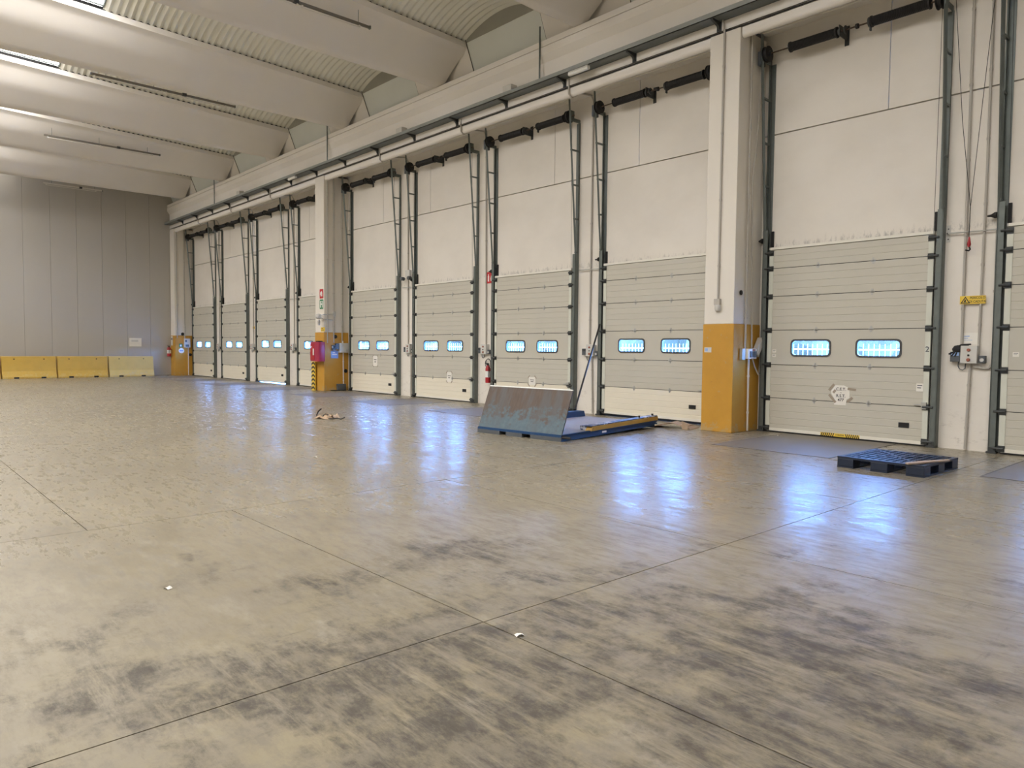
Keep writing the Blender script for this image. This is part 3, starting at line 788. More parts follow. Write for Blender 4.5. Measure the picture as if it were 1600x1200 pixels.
conduit([(-3.90, WYF, 7.78), (-3.885, WYF, 1.73)], 0.021, 'left of two long grey conduits down to the box with the glove')
conduit([(-3.625, WYF, 7.78), (-3.62, WYF, 4.5), (-3.64, WYF, 1.58)], 0.019, 'right of two long grey conduits down to the box with the glove')
conduit([(-3.75, WYF, 1.43), (-3.775, WYF, 0.02)], 0.022, 'grey conduit from under the button box with the glove to the floor')
conduit([(-3.445, WYF, 3.6), (-3.43, WYF, 1.52), (-3.44, WYF, 1.42), (-3.49, WYF, 1.365), (-3.56, WYF, 1.36), (-3.69, WYF - 0.02, 1.385)], 0.022, 'grey bent conduit ending loose beside the right edge door', clips=[(-3.44, WYF, 2.6)])
conduit([(-12.0, WYF, 1.45), (-11.95, WYF, 0.02)], 0.02, 'grey conduit from control box to floor left of the cream footed door')
conduit([(-19.9, WYF, 1.35), (-19.9, WYF, 0.02)], 0.02, 'grey conduit from control box to floor, second pier right of sign pillar')
conduit([(-7.90, 12.585, 8.0), (-7.86, 12.59, 7.74), (-7.87, 12.593, 2.62)], 0.020, 'grey conduit down the front of the nearest pillar to a switch', group='conduits on the nearest pillar')
conduit([(-7.49, 12.95, 7.95), (-7.492, 12.99, 7.7), (-7.492, 13.0, 1.64)], 0.021, 'straight grey conduit on the shaded side of the nearest pillar', group='conduits on the nearest pillar')
conduit([(-7.492, 13.38, 7.55), (-7.47, 13.25, 6.0), (-7.47, 13.08, 4.84), (-7.48, 13.17, 3.2), (-7.492, 13.25, 1.64)], 0.016, 'slack grey cable bowing down the shaded side of the nearest pillar', group='conduits on the nearest pillar', clips=[])
conduit([(-7.48, 13.12, 1.47), (-7.48, 13.14, 0.02)], 0.02, 'white pipe from box to floor on side of the nearest pillar', 'conduit_white', 'conduits on the nearest pillar')
conduit([(-7.485, 13.28, 1.46), (-7.45, 13.30, 1.30), (-7.43, 13.42, 1.14), (-7.44, 13.50, 1.12), (-7.45, 13.545, 1.2), (-7.45, 13.56, 3.4)], 0.016, 'grey looped cable between nearest pillar and taped notice door', group='conduits on the nearest pillar', clips=[])
for y, lab in ((12.74, 'leftmost grey conduit on the side of the sign pillar'), (12.99, 'middle grey conduit on the side of the sign pillar'), (13.33, 'rightmost grey conduit on the side of the sign pillar')):
    conduit([(-24.01, y, 7.74), (-24.01, y, 1.75)], 0.022, lab, group='conduits on the sign pillar')
conduit([(-24.0, 13.37, 1.42), (-24.0, 13.38, 0.02)], 0.02, 'white pipe from box to floor on the sign pillar', 'conduit_white', 'conduits on the sign pillar')
for y, lab in ((12.72, 'left grey conduit on the side of the far corner pillar'), (13.1, 'right grey conduit on the side of the far corner pillar')):
    conduit([(-40.455, y, 7.74), (-40.455, y, 2.0)], 0.025, lab, group='conduits on the corner pillar')
conduit([(-40.47, 13.28, 1.5), (-40.47, 13.28, 0.02)], 0.022, 'white pipe from box to floor on the far corner pillar', 'conduit_white', 'conduits on the corner pillar')
for a, b, lab in ((-4.14, -3.43, 'thin horizontal pipe across the pier right of the taped notice door'), (-12.44, -11.76, 'thin horizontal pipe across the pier left of the cream footed door'), (-20.36, -19.75, 'thin horizontal pipe across the second pier right of the sign pillar'), (-28.8, -28.1, 'thin horizontal pipe across the pier before the sign pillar')):
    conduit([(a, YW - 0.06, 3.59), (b, YW - 0.06, 3.58)], 0.012, lab, 'galv', 'horizontal pipes across the piers', clips=[])
bk = empty('wall_bracket', (-4.15, YW, 3.59), 0, 'perforated steel plate on the pier right of the taped notice door', 'bracket')
MB().box(-0.03, 0.03, -0.008, -0.001, -0.14, 0.14).build('plate', M['box'], bk)
MB().box(-0.01, 0.01, -0.012, -0.008, 0.07, 0.09).box(-0.01, 0.01, -0.012, -0.008, -0.1, -0.08).box(-0.01, 0.01, -0.07, -0.008, -0.012, 0.012).build('bolt', M['traydark'], bk)

# ------------------------------------------------------------------ door control boxes on the piers
def control_box(x, lab, full=True):
    c = empty('door_control_box', (x, YW, 1.58), 0, lab, 'control box', 'door control boxes on the piers')
    e = MB().box(-0.12, 0.12, -0.13, -0.001, -0.145, 0.145).build('enclosure', M['box'], c, bevel=0.008)
    MB().box(-0.118, 0.118, -0.134, -0.128, -0.143, 0.143).build('cover', M['box'], e, bevel=0.004)
    for z, m, r in ((0.075, 'orange', 0.026), (-0.01, 'black', 0.015), (-0.085, 'orange', 0.028)):
        MB().lathe([(r, 0.0), (r, -0.018), (r * 0.7, -0.024)], (0, -0.134, z), 12, 'y').build('push_button', M[m], c)
    sb = MB().box(-0.28, -0.125, -0.10, -0.001, -0.12, 0.045).build('side_box', M['boxdark'], c, bevel=0.006); sb['label'] = 'dark grey side box'
    MB().box(-0.26, -0.15, -0.104, -0.099, -0.02, 0.035).build('cover_window', M['sign_blue'] if full else M['traydark'], sb)
    s2 = MB().box(0.135, 0.225, -0.09, -0.001, -0.135, -0.015).build('socket_box', M['boxdark'], c, bevel=0.006)
    MB().lathe([(0.03, 0), (0.03, -0.012)], (0.18, -0.09, -0.085), 10, 'y').build('socket_ring', M['box'], s2)
    MB().tube([(-0.17, -0.03, -0.12), (-0.175, -0.03, -0.19), (-0.15, -0.035, -0.24), (-0.105, -0.035, -0.255), (-0.07, -0.035, -0.23), (-0.065, -0.03, -0.145)], 0.008, 6).build('cable_loop', M['boxdark'], c, smooth=True)
    return c
control_box(-3.75, 'grey three button control box with a black glove, under the paper notice')
control_box(-11.99, 'grey three button control box on the pier behind the leaning bar', False)
control_box(-16.08, 'grey control box above the hanging fire extinguisher', False)
control_box(-19.95, 'grey control box on the second pier right of the sign pillar', False)
control_box(-36.77, 'grey control box between the first and second far doors', False)
control_box(-32.6, 'grey control box between the second and third far doors', False)
control_box(-28.45, 'grey control box between the third and fourth far doors', False)
gl = empty('glove', (-3.93, YW - 0.05, 1.635), 0, 'black work glove draped over the control box under the paper notice', 'glove')
g = MB(); g.lathe([(0.02, -0.08), (0.06, -0.05), (0.075, 0.0), (0.07, 0.05), (0.03, 0.09)], (0, 0, 0.03), 10, 'x')
g.build('palm', M['rubber'], gl, smooth=True)
for i, (dx, dz, ex, ez) in enumerate(((0.06, 0.10, 0.20, 0.115), (0.05, 0.08, 0.17, 0.085), (-0.05, -0.02, -0.12, -0.05), (-0.03, -0.02, -0.08, -0.085), (0.0, -0.03, -0.03, -0.09))):
    MB().tube([(dx * 0.3, -0.02, dz * 0.5 + 0.02), (dx, -0.04, dz), (ex, -0.05, ez)], [0.024, 0.02, 0.012], 7).build('finger', M['rubber'], gl, smooth=True)

# signs and notices
sg = empty('warning_sign', (-3.745, YW - 0.052, 2.475), 0, 'yellow plate reading PERICOLO DI CADUTA above the control box', 'sign')
MB().box(-0.185, 0.185, 0.0, 0.006, -0.066, 0.066).build('plate', M['sign_yellow'], sg)
MB().ring([(-0.175, -0.055), (-0.035, -0.055), (-0.105, 0.058)], [(-0.152, -0.043), (-0.058, -0.043), (-0.105, 0.032)], 'y', -0.002, 0.0).build('triangle', M['ink'], sg)
MB().prism([(-0.13, -0.036), (-0.085, -0.036), (-0.10, -0.018), (-0.092, 0.0), (-0.108, 0.012), (-0.118, -0.005)], 'y', -0.002, 0.0).build('falling_figure', M['ink'], sg)
text('lettering', 'PERICOLO', 0.055, M['ink'], sg, (0.07, -0.001, 0.03), sx=0.85)
text('lettering', 'DI CADUTA', 0.055, M['ink'], sg, (0.07, -0.001, -0.03), sx=0.8)
pn = empty('paper_notice', (-3.74, YW - 0.004, 1.845), 0, 'white sheet of instructions above the three button control box', 'notice')
MB().box(-0.145, 0.145, -0.003, 0.003, -0.095, 0.095).build('sheet', M['paper'], pn)
MB().box(-0.12, -0.04, -0.0045, -0.003, 0.03, 0.045).box(-0.12, -0.06, -0.0045, -0.003, 0.0, 0.01).box(-0.12, 0.0, -0.0045, -0.003, -0.03, -0.024).build('print_line', M['sign_blue'], pn)

# release cords hanging from the door gear
rc = empty('release_cord', (-3.81, YW - 0.12, 3.27), 0, 'black release cord with a red handle hanging right of the taped notice door', 'cord')
MB().tube([(-0.30, -0.10, 4.13), (-0.15, -0.05, 2.1), (0.0, 0, 0.70)], 0.005, 5).build('cord', M['black'], rc)
MB().tube([(0.27, -0.10, 4.13), (0.13, -0.05, 2.4), (0.0, 0, 0.70)], 0.005, 5).build('cord', M['black'], rc)
MB().tube([(0, 0, 0.70), (-0.005, 0, 0.22)], 0.007, 5).build('cord', M['black'], rc)
MB().lathe([(0.012, 0.22), (0.018, 0.18), (0.03, 0.10), (0.015, 0.06)], (0, 0, 0.0), 10).build('handle', M['red'], rc, smooth=True)
MB().tube([(0, 0, 0.07), (0.02, 0, 0.02), (0.0, 0, 0.0), (-0.05, 0, 0.015)], 0.012, 6).build('hook', M['black'], rc)

# taped paper on door 9
def wall_y(dy=0.0): return YW + YF - 0.004 - dy
nt_ = empty('taped_notice', (-5.81, wall_y(), 0.82), 0, 'creased white paper reading C.E.T. R.S.T. 477 taped to the nearest door', 'notice')
MB().prism([(-0.115, -0.20), (0.10, -0.20), (0.11, -0.09), (0.165, -0.06), (0.16, 0.12), (0.06, 0.165), (-0.10, 0.165), (-0.175, 0.06), (-0.17, 0.0), (-0.115, -0.08)], 'y', -0.002, 0.002).build('sheet', M['paper'], nt_)
for cx, cz, a, L in ((-0.17, 0.125, 0.9, 0.15), (-0.15, -0.085, -0.85, 0.19), (0.20, 0.10, -0.12, 0.15), (0.17, -0.095, 0.75, 0.13), (-0.115, 0.05, 0.9, 0.07)):
    MB().box(-L / 2, L / 2, -0.0035, -0.0022, -0.022, 0.022).build('tape_strip', M['tape'], nt_, (cx, 0, cz), rot=(0, -a, 0))
for z, t in ((0.095, 'C.E.T.'), (0.035, '-'), (-0.03, 'R.S.T.'), (-0.105, '477')):
    text('lettering', t, 0.075, M['ink'], nt_, (0.005, -0.004, z))
hz = empty('hazard_label', (-5.80, YW + YF - 0.016, 0.06), 0, 'yellow and black striped label on the bottom edge of the nearest door', 'label')
MB().box(-0.36, 0.36, -0.001, 0.002, -0.03, 0.03).build('backing', M['sign_yellow'], hz)
hb = MB()
for i in range(7):
    for s in (-1, 1):
        x = s * (0.335 - i * 0.036)
        hb.prism([(x - 0.009 - s * -0.012, -0.03), (x + 0.009 - s * -0.012, -0.03), (x + 0.009 + s * -0.012, 0.03), (x - 0.009 + s * -0.012, 0.03)], 'y', -0.003, -0.001)
hb.build('stripes', M['ink'], hz)
text('lettering', 'ATTENZIONE', 0.036, M['ink'], hz, (0, -0.002, 0.0), sx=0.7)
def sticker(x, z, w, h, lab, y=None, m='paper'):
    s = empty('sticker', (x, YW + YF - 0.012 if y is None else y, z), 0, lab, 'sticker', 'stickers on the doors')
    MB().box(-w / 2, w / 2, -0.0005, 0.0015, -h / 2, h / 2).build('label', M[m], s)
    MB().box(-w * 0.35, w * 0.35, -0.0012, -0.0005, h * 0.18, h * 0.28).box(-w * 0.35, w * 0.2, -0.0012, -0.0005, -h * 0.1, 0).build('print_line', M['boxdark'], s)
    return s
sticker(-4.47, 1.01, 0.11, 0.14, 'white data plate by the bolt on the right edge of the nearest door')
sticker(-7.14, 1.61, 0.075, 0.06, 'upper small white sticker on the left edge of the nearest door', YW + YF - 0.003)
sticker(-7.14, 1.52, 0.075, 0.06, 'lower small white sticker on the left edge of the nearest door', YW + YF - 0.003)
sticker(-3.105, 1.59, 0.085, 0.075, 'white sticker on the door cut by the right edge of the photo', YW + YF - 0.003)
text('numeral', '2', 0.13, M['boxdark'], leaves[8], (1.437, YF - 0.010, 1.66))
for x, z, w, h, lab in ((-21.98, 1.13, 0.28, 0.36, 'white paper notice taped on the door right of the sign pillar'), (-17.72, 0.72, 0.24, 0.30, 'white paper notice on the door left of the hanging extinguisher'), (-14.05, 0.74, 0.26, 0.22, 'white paper notice on the door just above the rusty flap')):
    s = empty('paper_notice', (x, YW + YF - 0.005, z), 0, lab, 'notice', 'paper notices on the doors')
    MB().box(-w / 2, w / 2, -0.002, 0.002, -h / 2, h / 2).build('sheet', M['paper'], s)
    for sx_ in (-1, 1):
        for sz_ in (-1, 1): MB().box(-0.05, 0.05, -0.003, -0.0015, -0.014, 0.014).build('tape_strip', M['tape'], s, (sx_ * w / 2, 0, sz_ * h / 2), rot=(0, sx_ * sz_ * 0.8, 0))
    MB().box(-w * 0.3, w * 0.3, -0.003, -0.002, h * 0.1, h * 0.16).box(-w * 0.2, w * 0.2, -0.003, -0.002, -h * 0.12, -h * 0.05).build('print_line', M['ink'], s)

# ------------------------------------------------------------------ fittings on the nearest pillar
sw = empty('wall_switch', (-7.87, 12.62, 2.50), 0, 'grey switch box at the end of the conduit on the nearest pillar', 'switch')
MB().box(-0.065, 0.065, -0.07, -0.001, 0.0, 0.12).build('box', M['conduit'], sw, bevel=0.008)
MB().lathe([(0.055, 0.0), (0.06, -0.02), (0.06, -0.08), (0.045, -0.115), (0.02, -0.13)], (0.01, -0.045, 0.0), 12).build('lamp_cap', M['box'], sw, smooth=True)
sk = empty('sticker', (-8.08, 12.607, 1.62), 0, 'small grey sticker on the ochre foot of the nearest pillar', 'sticker')
MB().box(-0.08, 0.08, 0, 0.002, -0.05, 0.05).build('label', M['box'], sk); MB().box(-0.06, 0.0, -0.001, 0, -0.03, 0.03).build('print_block', M['sign_blue'], sk)
pb = empty('power_box', (-7.505, 13.12, 1.55), 0, 'white plug box with dark sockets on side of the nearest pillar', 'socket box')
MB().box(0, 0.11, -0.16, 0.16, -0.10, 0.10).build('enclosure', M['white'], pb, bevel=0.008)
MB().box(0.11, 0.13, -0.10, -0.01, -0.07, 0.05).box(0.11, 0.13, 0.03, 0.12, -0.07, 0.05).build('socket', M['boxdark'], pb)
MB().box(0.108, 0.12, 0.0, 0.1, 0.06, 0.09).build('red_switch', M['orange'], pb)
MB().box(0.0, 0.06, -0.30, -0.18, -0.12, 0.10).build('bracket', M['galv'], pb)
tp = empty('cover_panel', (-7.47, 13.42, 1.68), 0, 'tilted grey box lid hanging beside the plug box on the nearest pillar', 'cover')
MB().box(-0.02, 0.07, -0.075, 0.075, -0.19, 0.19).build('lid', M['conduit'], tp, bevel=0.006, rot=(-0.62, 0, 0))
MB().box(0.07, 0.075, -0.05, 0.05, -0.16, 0.16).build('lid_face', M['box'], tp, rot=(-0.62, 0, 0))
pl = empty('socket_cover', (-7.518, 12.84, 2.74), 0, 'round black socket cover high on side of the nearest pillar', 'socket')
MB().lathe([(0.05, 0), (0.05, 0.012), (0.035, 0.02), (0.03, 0.012), (0.01, 0.012)], (0, 0, 0), 14, 'x').build('ring', M['black'], pl)
for z, x, y in ((3.62, -8.05, 12.617), (3.62, -7.62, 12.617)): pass

# ------------------------------------------------------------------ fittings on the sign pillar
def plate(name, x, z, w, h, m, lab):
    e = empty(name, (x, 12.612, z), 0, lab, 'sign')
    MB().prism(rrect(-w / 2, w / 2, -h / 2, h / 2, 0.02, 2), 'y', 0, 0.006).build('plate', M[m], e)
    return e
rs = plate('fire_sign', -24.0 - 0.22, 3.53, 0.27, 0.34, 'sign_red', 'red extinguisher sign on the pillar, above the green sign')
MB().lathe([(0.045, -0.10), (0.045, 0.03), (0.02, 0.06), (0.02, 0.09)], (0.03, -0.002, 0), 10).build('extinguisher_symbol', M['white'], rs)
MB().tube([(0.02, -0.004, 0.08), (-0.05, -0.004, 0.06), (-0.07, -0.004, -0.04)], 0.012, 5).build('hose_symbol', M['white'], rs)
gs = plate('exit_sign', -24.0 - 0.22, 3.15, 0.27, 0.34, 'sign_green', 'green and white exit sign on the pillar, below the red sign')
MB().box(-0.09, -0.045, -0.003, 0, -0.12, 0.12).box(0.045, 0.09, -0.003, 0, -0.12, 0.12).box(-0.045, 0.045, -0.003, 0, -0.02, 0.03).build('door_symbol', M['white'], gs)
MB().lathe([(0.022, 0), (0.022, -0.004)], (0, -0.001, 0.09), 10, 'y').build('figure_symbol', M['white'], gs)
ys_ = plate('warning_sign', -24.12, 2.24, 0.30, 0.15, 'sign_yellow', 'small yellow warning plate at the top of the ochre pillar foot')
MB().box(-0.10, 0.02, -0.002, 0, 0.01, 0.03).box(-0.10, 0.09, -0.002, 0, -0.04, -0.02).build('print_line', M['ink'], ys_)
fd = empty('floodlight', (-24.04, 12.95, 2.70), 0, 'small grey floodlight on an arm beside the pillar signs', 'lamp')
MB().tube([(0.0, 0.05, 0.10), (0.05, 0.02, 0.10), (0.06, -0.42, 0.06), (-0.10, -0.50, 0.02)], 0.016, 6).tube([(0.0, 0.05, -0.12), (0.05, 0.02, -0.12), (0.05, -0.38, -0.10), (-0.08, -0.46, -0.02)], 0.014, 6).build('arm', M['galv'], fd)
MB().lathe([(0.05, -0.13), (0.09, -0.10), (0.10, 0.05), (0.06, 0.10)], (-0.05, -0.52, 0.0), 12, 'x').build('lamp_head', M['box'], fd, smooth=True)
MB().box(0.0, 0.05, 0.0, 0.12, 0.02, 0.2).build('junction', M['box'], fd, bevel=0.008)
MB().lathe([(0.04, -0.30), (0.05, -0.16), (0.03, -0.10)], (-0.06, -0.50, -0.02), 8).build('sensor', M['conduit'], fd)
fc = empty('extinguisher_cabinet', (-24.20, 12.60, 1.08), 0, 'crimson fire extinguisher cabinet on the pillar with safety signs', 'cabinet')
MB().prism(rrect(-0.38, 0.30, -0.26, -0.0, 0.05, 3), 'z', 0, 0.70).build('case', M['crimson'], fc, bevel=0.0, smooth=True)
MB().box(-0.34, -0.04, -0.268, -0.258, 0.05, 0.64).build('door', M['red'], fc)
MB().box(-0.14, -0.06, -0.275, -0.266, 0.22, 0.46).box(-0.30, -0.22, -0.272, -0.266, 0.5, 0.55).build('latch', M['white'], fc)
MB().box(0.0, 0.18, -0.22, -0.05, 0.70, 0.74).build('handle', M['black'], fc)
hg = empty('corner_guard', (-24.72, 12.56, 0), 0, 'yellow and black striped corner guard at the left of the sign pillar', 'guard')
MB().box(-0.10, 0.16, -0.04, -0.0, 0, 1.06).box(-0.10, -0.06, 0.0, 0.22, 0, 1.06).build('profile', M['sign_yellow'], hg)
for i in range(7):
    z = 0.02 + i * 0.15
    MB().prism([(-0.102, z), (0.03, z + 0.07), (0.03, z + 0.14), (-0.102, z + 0.07)], 'y', -0.043, -0.04).prism([(0.162, z), (0.03, z + 0.07), (0.03, z + 0.14), (0.162, z + 0.07)], 'y', -0.043, -0.04).build('stripe', M['ink'], hg)
dc = empty('distribution_box', (-24.03, 13.36, 1.58), 0, 'pale grey electrical box with side gear on the sign pillar', 'control box')
MB().box(0, 0.14, -0.18, 0.18, -0.18, 0.17).build('enclosure', M['box'], dc, bevel=0.01)
MB().lathe([(0.02, 0), (0.02, 0.08)], (0.06, -0.02, 0.17), 8).build('beacon', M['white'], dc)
MB().box(0, 0.12, -0.46, -0.34, -0.10, 0.10).box(0, 0.10, -0.32, -0.2, -0.06, 0.16).build('switch_box', M['boxdark'], dc, bevel=0.008)
MB().lathe([(0.05, 0), (0.05, 0.10)], (0.02, -0.42, 0.02), 10, 'x').lathe([(0.02, 0), (0.02, 0.03)], (0.14, 0.08, -0.08), 8, 'x').build('connector', M['galv'], dc)
bn = empty('blue_notice', (-24.026, 13.03, 1.33), 0, 'pale blue notice sheet under the switch gear on the sign pillar', 'notice')
MB().box(0, 0.004, -0.15, 0.15, -0.14, 0.14).build('sheet', M['sign_blue'], bn); MB().box(0.004, 0.005, -0.10, 0.10, -0.02, 0.02).box(0.004, 0.005, -0.08, 0.02, 0.05, 0.09).build('print_line', M['white'], bn)
for y, z, lab in ((13.06, 1.98, 'upper round black socket on the ochre foot of the sign pillar'), (13.48, 0.72, 'lower round black socket on the ochre foot of the sign pillar')):
    e = empty('socket_cover', (-24.026, y, z), 0, lab, 'socket')
    MB().lathe([(0.07, 0), (0.07, 0.02), (0.05, 0.03)], (0, 0, 0), 14, 'x').build('ring', M['black'], e)
db = empty('base_box', (-24.02, 13.30, 0), 0, 'dark grey steel box on the floor at the foot of the sign pillar', 'box')
MB().box(0, 0.10, -0.20, 0.14, 0.0, 0.25).build('case', M['boxdark'], db, bevel=0.008); MB().box(0.0, 0.12, -0.44, 0.14, 0, 0.03).build('plinth', M['black'], db)

# ------------------------------------------------------------------ fittings on the corner pillar
cb = empty('distribution_box', (-40.485, 13.2, 1.74), 0, 'white electrical box on the side of the far corner pillar', 'control box')
MB().box(0, 0.15, -0.15, 0.15, -0.24, 0.24).build('enclosure', M['box'], cb, bevel=0.01); MB().box(0.15, 0.17, -0.1, 0.06, -0.2, -0.08).box(0.15, 0.17, -0.12, -0.04, 0.05, 0.16).build('switch', M['boxdark'], cb)
rn = empty('round_sign', (-40.485, 12.93, 1.33), 0, 'round white mandatory sign on the far corner pillar', 'sign')
MB().lathe([(0.14, 0), (0.14, 0.006)], (0, 0, 0), 20, 'x').build('disc', M['white'], rn); MB().box(0.006, 0.008, -0.09, 0.09, -0.03, 0.03).build('print_block', M['sign_blue'], rn)
ar = empty('small_sign', (-40.485, 12.90, 1.60), 0, 'small green plate above the round sign on the far corner pillar', 'sign')
MB().box(0, 0.006, -0.09, 0.09, -0.10, 0.10).build('plate', M['sign_green'], ar); MB().box(0.006, 0.008, -0.04, 0.04, -0.05, 0.05).build('symbol', M['white'], ar)
for y, z, lab in ((13.0, 2.22, 'upper round black socket on the far corner pillar'), (13.38, 1.12, 'lower round black socket on the far corner pillar')):
    e = empty('socket_cover', (-40.485, y, z), 0, lab, 'socket'); MB().lathe([(0.08, 0), (0.08, 0.03), (0.05, 0.04)], (0, 0, 0), 14, 'x').build('ring', M['black'], e)
pp = empty('paper_notice', (-40.95, 12.60, 1.85), 0, 'grey notice sheet on the front of the far corner pillar', 'notice')
MB().box(-0.14, 0.14, -0.004, 0.0, -0.25, 0.25).build('sheet', M['box'], pp); MB().box(-0.10, 0.10, -0.006, -0.004, 0.05, 0.15).build('print_block', M['boxdark'], pp)

def extinguisher(loc, h, r, lab):
    e = empty('fire_extinguisher', loc, 0, lab, 'fire extinguisher')
    MB().lathe([(r * 0.9, 0), (r, 0.01), (r, h * 0.72), (r * 0.8, h * 0.82), (r * 0.35, h * 0.88), (r * 0.3, h * 0.92)], (0, 0, 0), 16).build('cylinder', M['red'], e, smooth=True)
    MB().lathe([(r * 1.01, h * 0.28), (r * 1.01, h * 0.60)], (0, 0, 0), 16).build('label_band', M['white'], e, smooth=True)
    v = MB().box(-0.02, 0.02, -0.03, 0.03, h * 0.90, h).build('valve', M['black'], e)
    MB().box(-0.012, 0.012, -0.10, 0.0, h * 0.98, h * 1.01).build('lever', M['black'], v)
    MB().tube([(0.02, 0, h * 0.93), (r * 0.9, -0.03, h * 0.98), (r * 1.2, -0.04, h * 0.8), (r * 1.12, -0.04, h * 0.3)], 0.010, 6).build('hose', M['black'], e, smooth=True)
    MB().box(-0.03, 0.03, r, 0.13, h * 0.6, h * 0.66).build('wall_hook', M['traydark'], e)
    return e
extinguisher((-15.86, YW - 0.13, 0.62), 0.56, 0.075, 'red fire extinguisher with white label hung on the pier left of the rusty flap')
extinguisher((-40.98, 12.46, 1.02), 0.56, 0.10, 'red fire extinguisher hung on the far corner pillar')
lp = MB()
for k in range(2):
    pts = []
    for q in range(15):
        a = 2 * PI * q / 14; pts.append((-15.95 + 0.03 * k + (0.13 - 0.03 * k) * math.cos(a), YW - 0.05 - 0.02 * k, 1.17 + 0.03 * k + (0.13 - 0.02 * k) * math.sin(a)))
    lp.tube(pts, 0.009, 5)
tag(lp.build('cable_coil', M['black'], smooth=True), 'black coil of cable hanging above the extinguisher on the pier', 'cable')
fs = empty('fire_sign', (-15.93, YW - 0.012, 3.64), 0, 'red fire sign with white symbols high on the pier left of the rusty flap', 'sign')
MB().box(-0.16, 0.16, 0, 0.008, -0.16, 0.16).build('plate', M['sign_red'], fs)
MB().box(-0.11, -0.05, -0.002, 0, -0.11, 0.05).box(-0.095, -0.065, -0.002, 0, 0.05, 0.10).build('extinguisher_symbol', M['white'], fs)
MB().prism([(0.02, -0.10), (0.10, -0.10), (0.115, -0.02), (0.085, 0.10), (0.06, 0.02), (0.035, 0.06), (0.01, -0.03)], 'y', -0.002, 0).build('flame_symbol', M['white'], fs)
em = empty('small_sign', (-32.62, YW - 0.006, 2.45), 0, 'small yellow plate on the pier between second and third far doors', 'sign')
MB().box(-0.12, 0.12, 0, 0.005, -0.06, 0.06).build('plate', M['sign_yellow'], em); MB().box(-0.08, 0.08, -0.001, 0, -0.02, 0.02).build('print_line', M['ink'], em)
wf = empty('twin_floodlight', (-20.05, YW, 3.95), 0, 'twin sensor lamp high on the second pier right of the sign pillar', 'lamp')
MB().box(-0.10, 0.14, -0.10, 0, -0.02, 0.20).build('box', M['box'], wf, bevel=0.01)
for s in (-1, 1): MB().lathe([(0.03, 0.0), (0.06, -0.03), (0.065, -0.14), (0.05, -0.16)], (s * 0.20 + 0.02, -0.06, -0.08), 10, 'y').build('lamp_head', M['boxdark'], wf, smooth=True)
wp = empty('white_panel', (XL, 10.9, 1.75), 0, 'small white notice panel on the grey wall above the barriers', 'notice')
MB().box(0.002, 0.02, -0.32, 0.26, -0.22, 0.22).build('board', M['paper'], wp); MB().box(0.02, 0.022, -0.22, 0.1, 0.02, 0.12).build('print_block', M['box'], wp)

# ------------------------------------------------------------------ dock levellers set into the floor
for i in range(10):
    if i == 7: continue
    x = DOORS[i]
    lv = empty('dock_leveller', (x, 12.2, 0), 0, 'steel dock leveller plate sunk in the floor before the ' + ['farthest', 'second farthest', 'third farthest', 'fourth farthest', 'fifth farthest', 'sixth farthest', 'seventh farthest', '', 'nearest full', 'right edge'][i] + ' door', 'dock leveller', 'dock levellers in the floor')
    MB().box(-1.02, 1.02, -1.38, 1.32, -0.012, 0.0018).build('pit_rim', M['subbase'], lv)
    MB().box(-0.995, 0.995, -1.355, 1.25, -0.005, 0.004).build('deck_plate', M['leveller'], lv)

# ------------------------------------------------------------------ raised blue loading ramp with rusty upright flap
rp_ = empty('loading_ramp', (-8.64, 9.02, 0), math.radians(6.0), 'blue steel loading ramp with grey deck, yellow toe guards and rusty upright flap', 'ramp')
W, L = 2.02, 3.20
fr = MB().box(-W, 0, 0, L, 0.085, 0.115)
fr.prism([(0.0, 0.0), (0.06, 0.0), (L - 0.25, 0.06), (L, 0.14), (L, 0.17), (0.0, 0.115)], 'x', -0.06, 0.0)
fr.prism([(0.0, 0.0), (0.06, 0.0), (L - 0.25, 0.06), (L, 0.14), (L, 0.17), (0.0, 0.115)], 'x', -W, -W + 0.06)
fr.box(-W + 0.06, -0.06, L - 0.12, L, 0.02, 0.11)
fr.box(-W, 0, -0.01, 0.05, 0.07, 0.10)
fr.build('frame', M['blue'], rp_)
for a, b in ((-W, -1.45), (-1.29, -0.90), (-0.70, 0.0)):
    MB().box(a, b, -0.015, 0.12, 0.0, 0.072).build('front_foot', M['boxdark'], rp_)
MB().box(-W + 0.05, -0.05, 0.06, L - 0.02, 0.115, 0.122).build('deck', M['deckblue'], rp_)
tg = MB().prism([(0.85, 0.118), (0.92, 0.20), (L, 0.245), (L, 0.17)], 'x', -0.12, 0.012).build('toe_guard', M['toe_yellow'], rp_)
MB().prism([(0.88, 0.20), (0.92, 0.215), (L, 0.262), (L, 0.245), (0.92, 0.198)], 'x', -0.16, 0.0).box(-0.27, -0.12, 0.9, L, 0.118, 0.20).build('worn_edge', M['toe_dark'], tg)
MB().tube([(-0.06, 2.6, 0.24), (-0.06, 2.6, 0.29)], 0.02, 6).tube([(-0.06, L - 0.1, 0.24), (-0.06, L - 0.1, 0.30)], 0.022, 6).build('pin', M['black'], tg)
MB().prism([(2.05, 0.118), (2.12, 0.24), (L - 0.05, 0.245), (L, 0.118)], 'x', -W, -W + 0.20).build('toe_guard', M['blue'], rp_)
MB().box(0.0, 0.004, 1.22, 1.36, 0.06, 0.095).build('maker_plate', M['white'], rp_)
fp = empty('flap', (-W / 2, 0.02, 0.075)); fp.parent = rp_
fp.name = 'flap'
pt = MB().box(-W / 2 - 0.01, W / 2 - 0.02, -0.012, 0.012, 0.0, 0.86).build('flap_plate', M['rusty'], fp, rot=(math.radians(-22), 0, 0))
MB().box(-W / 2 - 0.01, W / 2 - 0.02, -0.016, 0.016, 0.855, 0.875).build('flap_rim', M['galv'], fp, rot=(math.radians(-22), 0, 0))
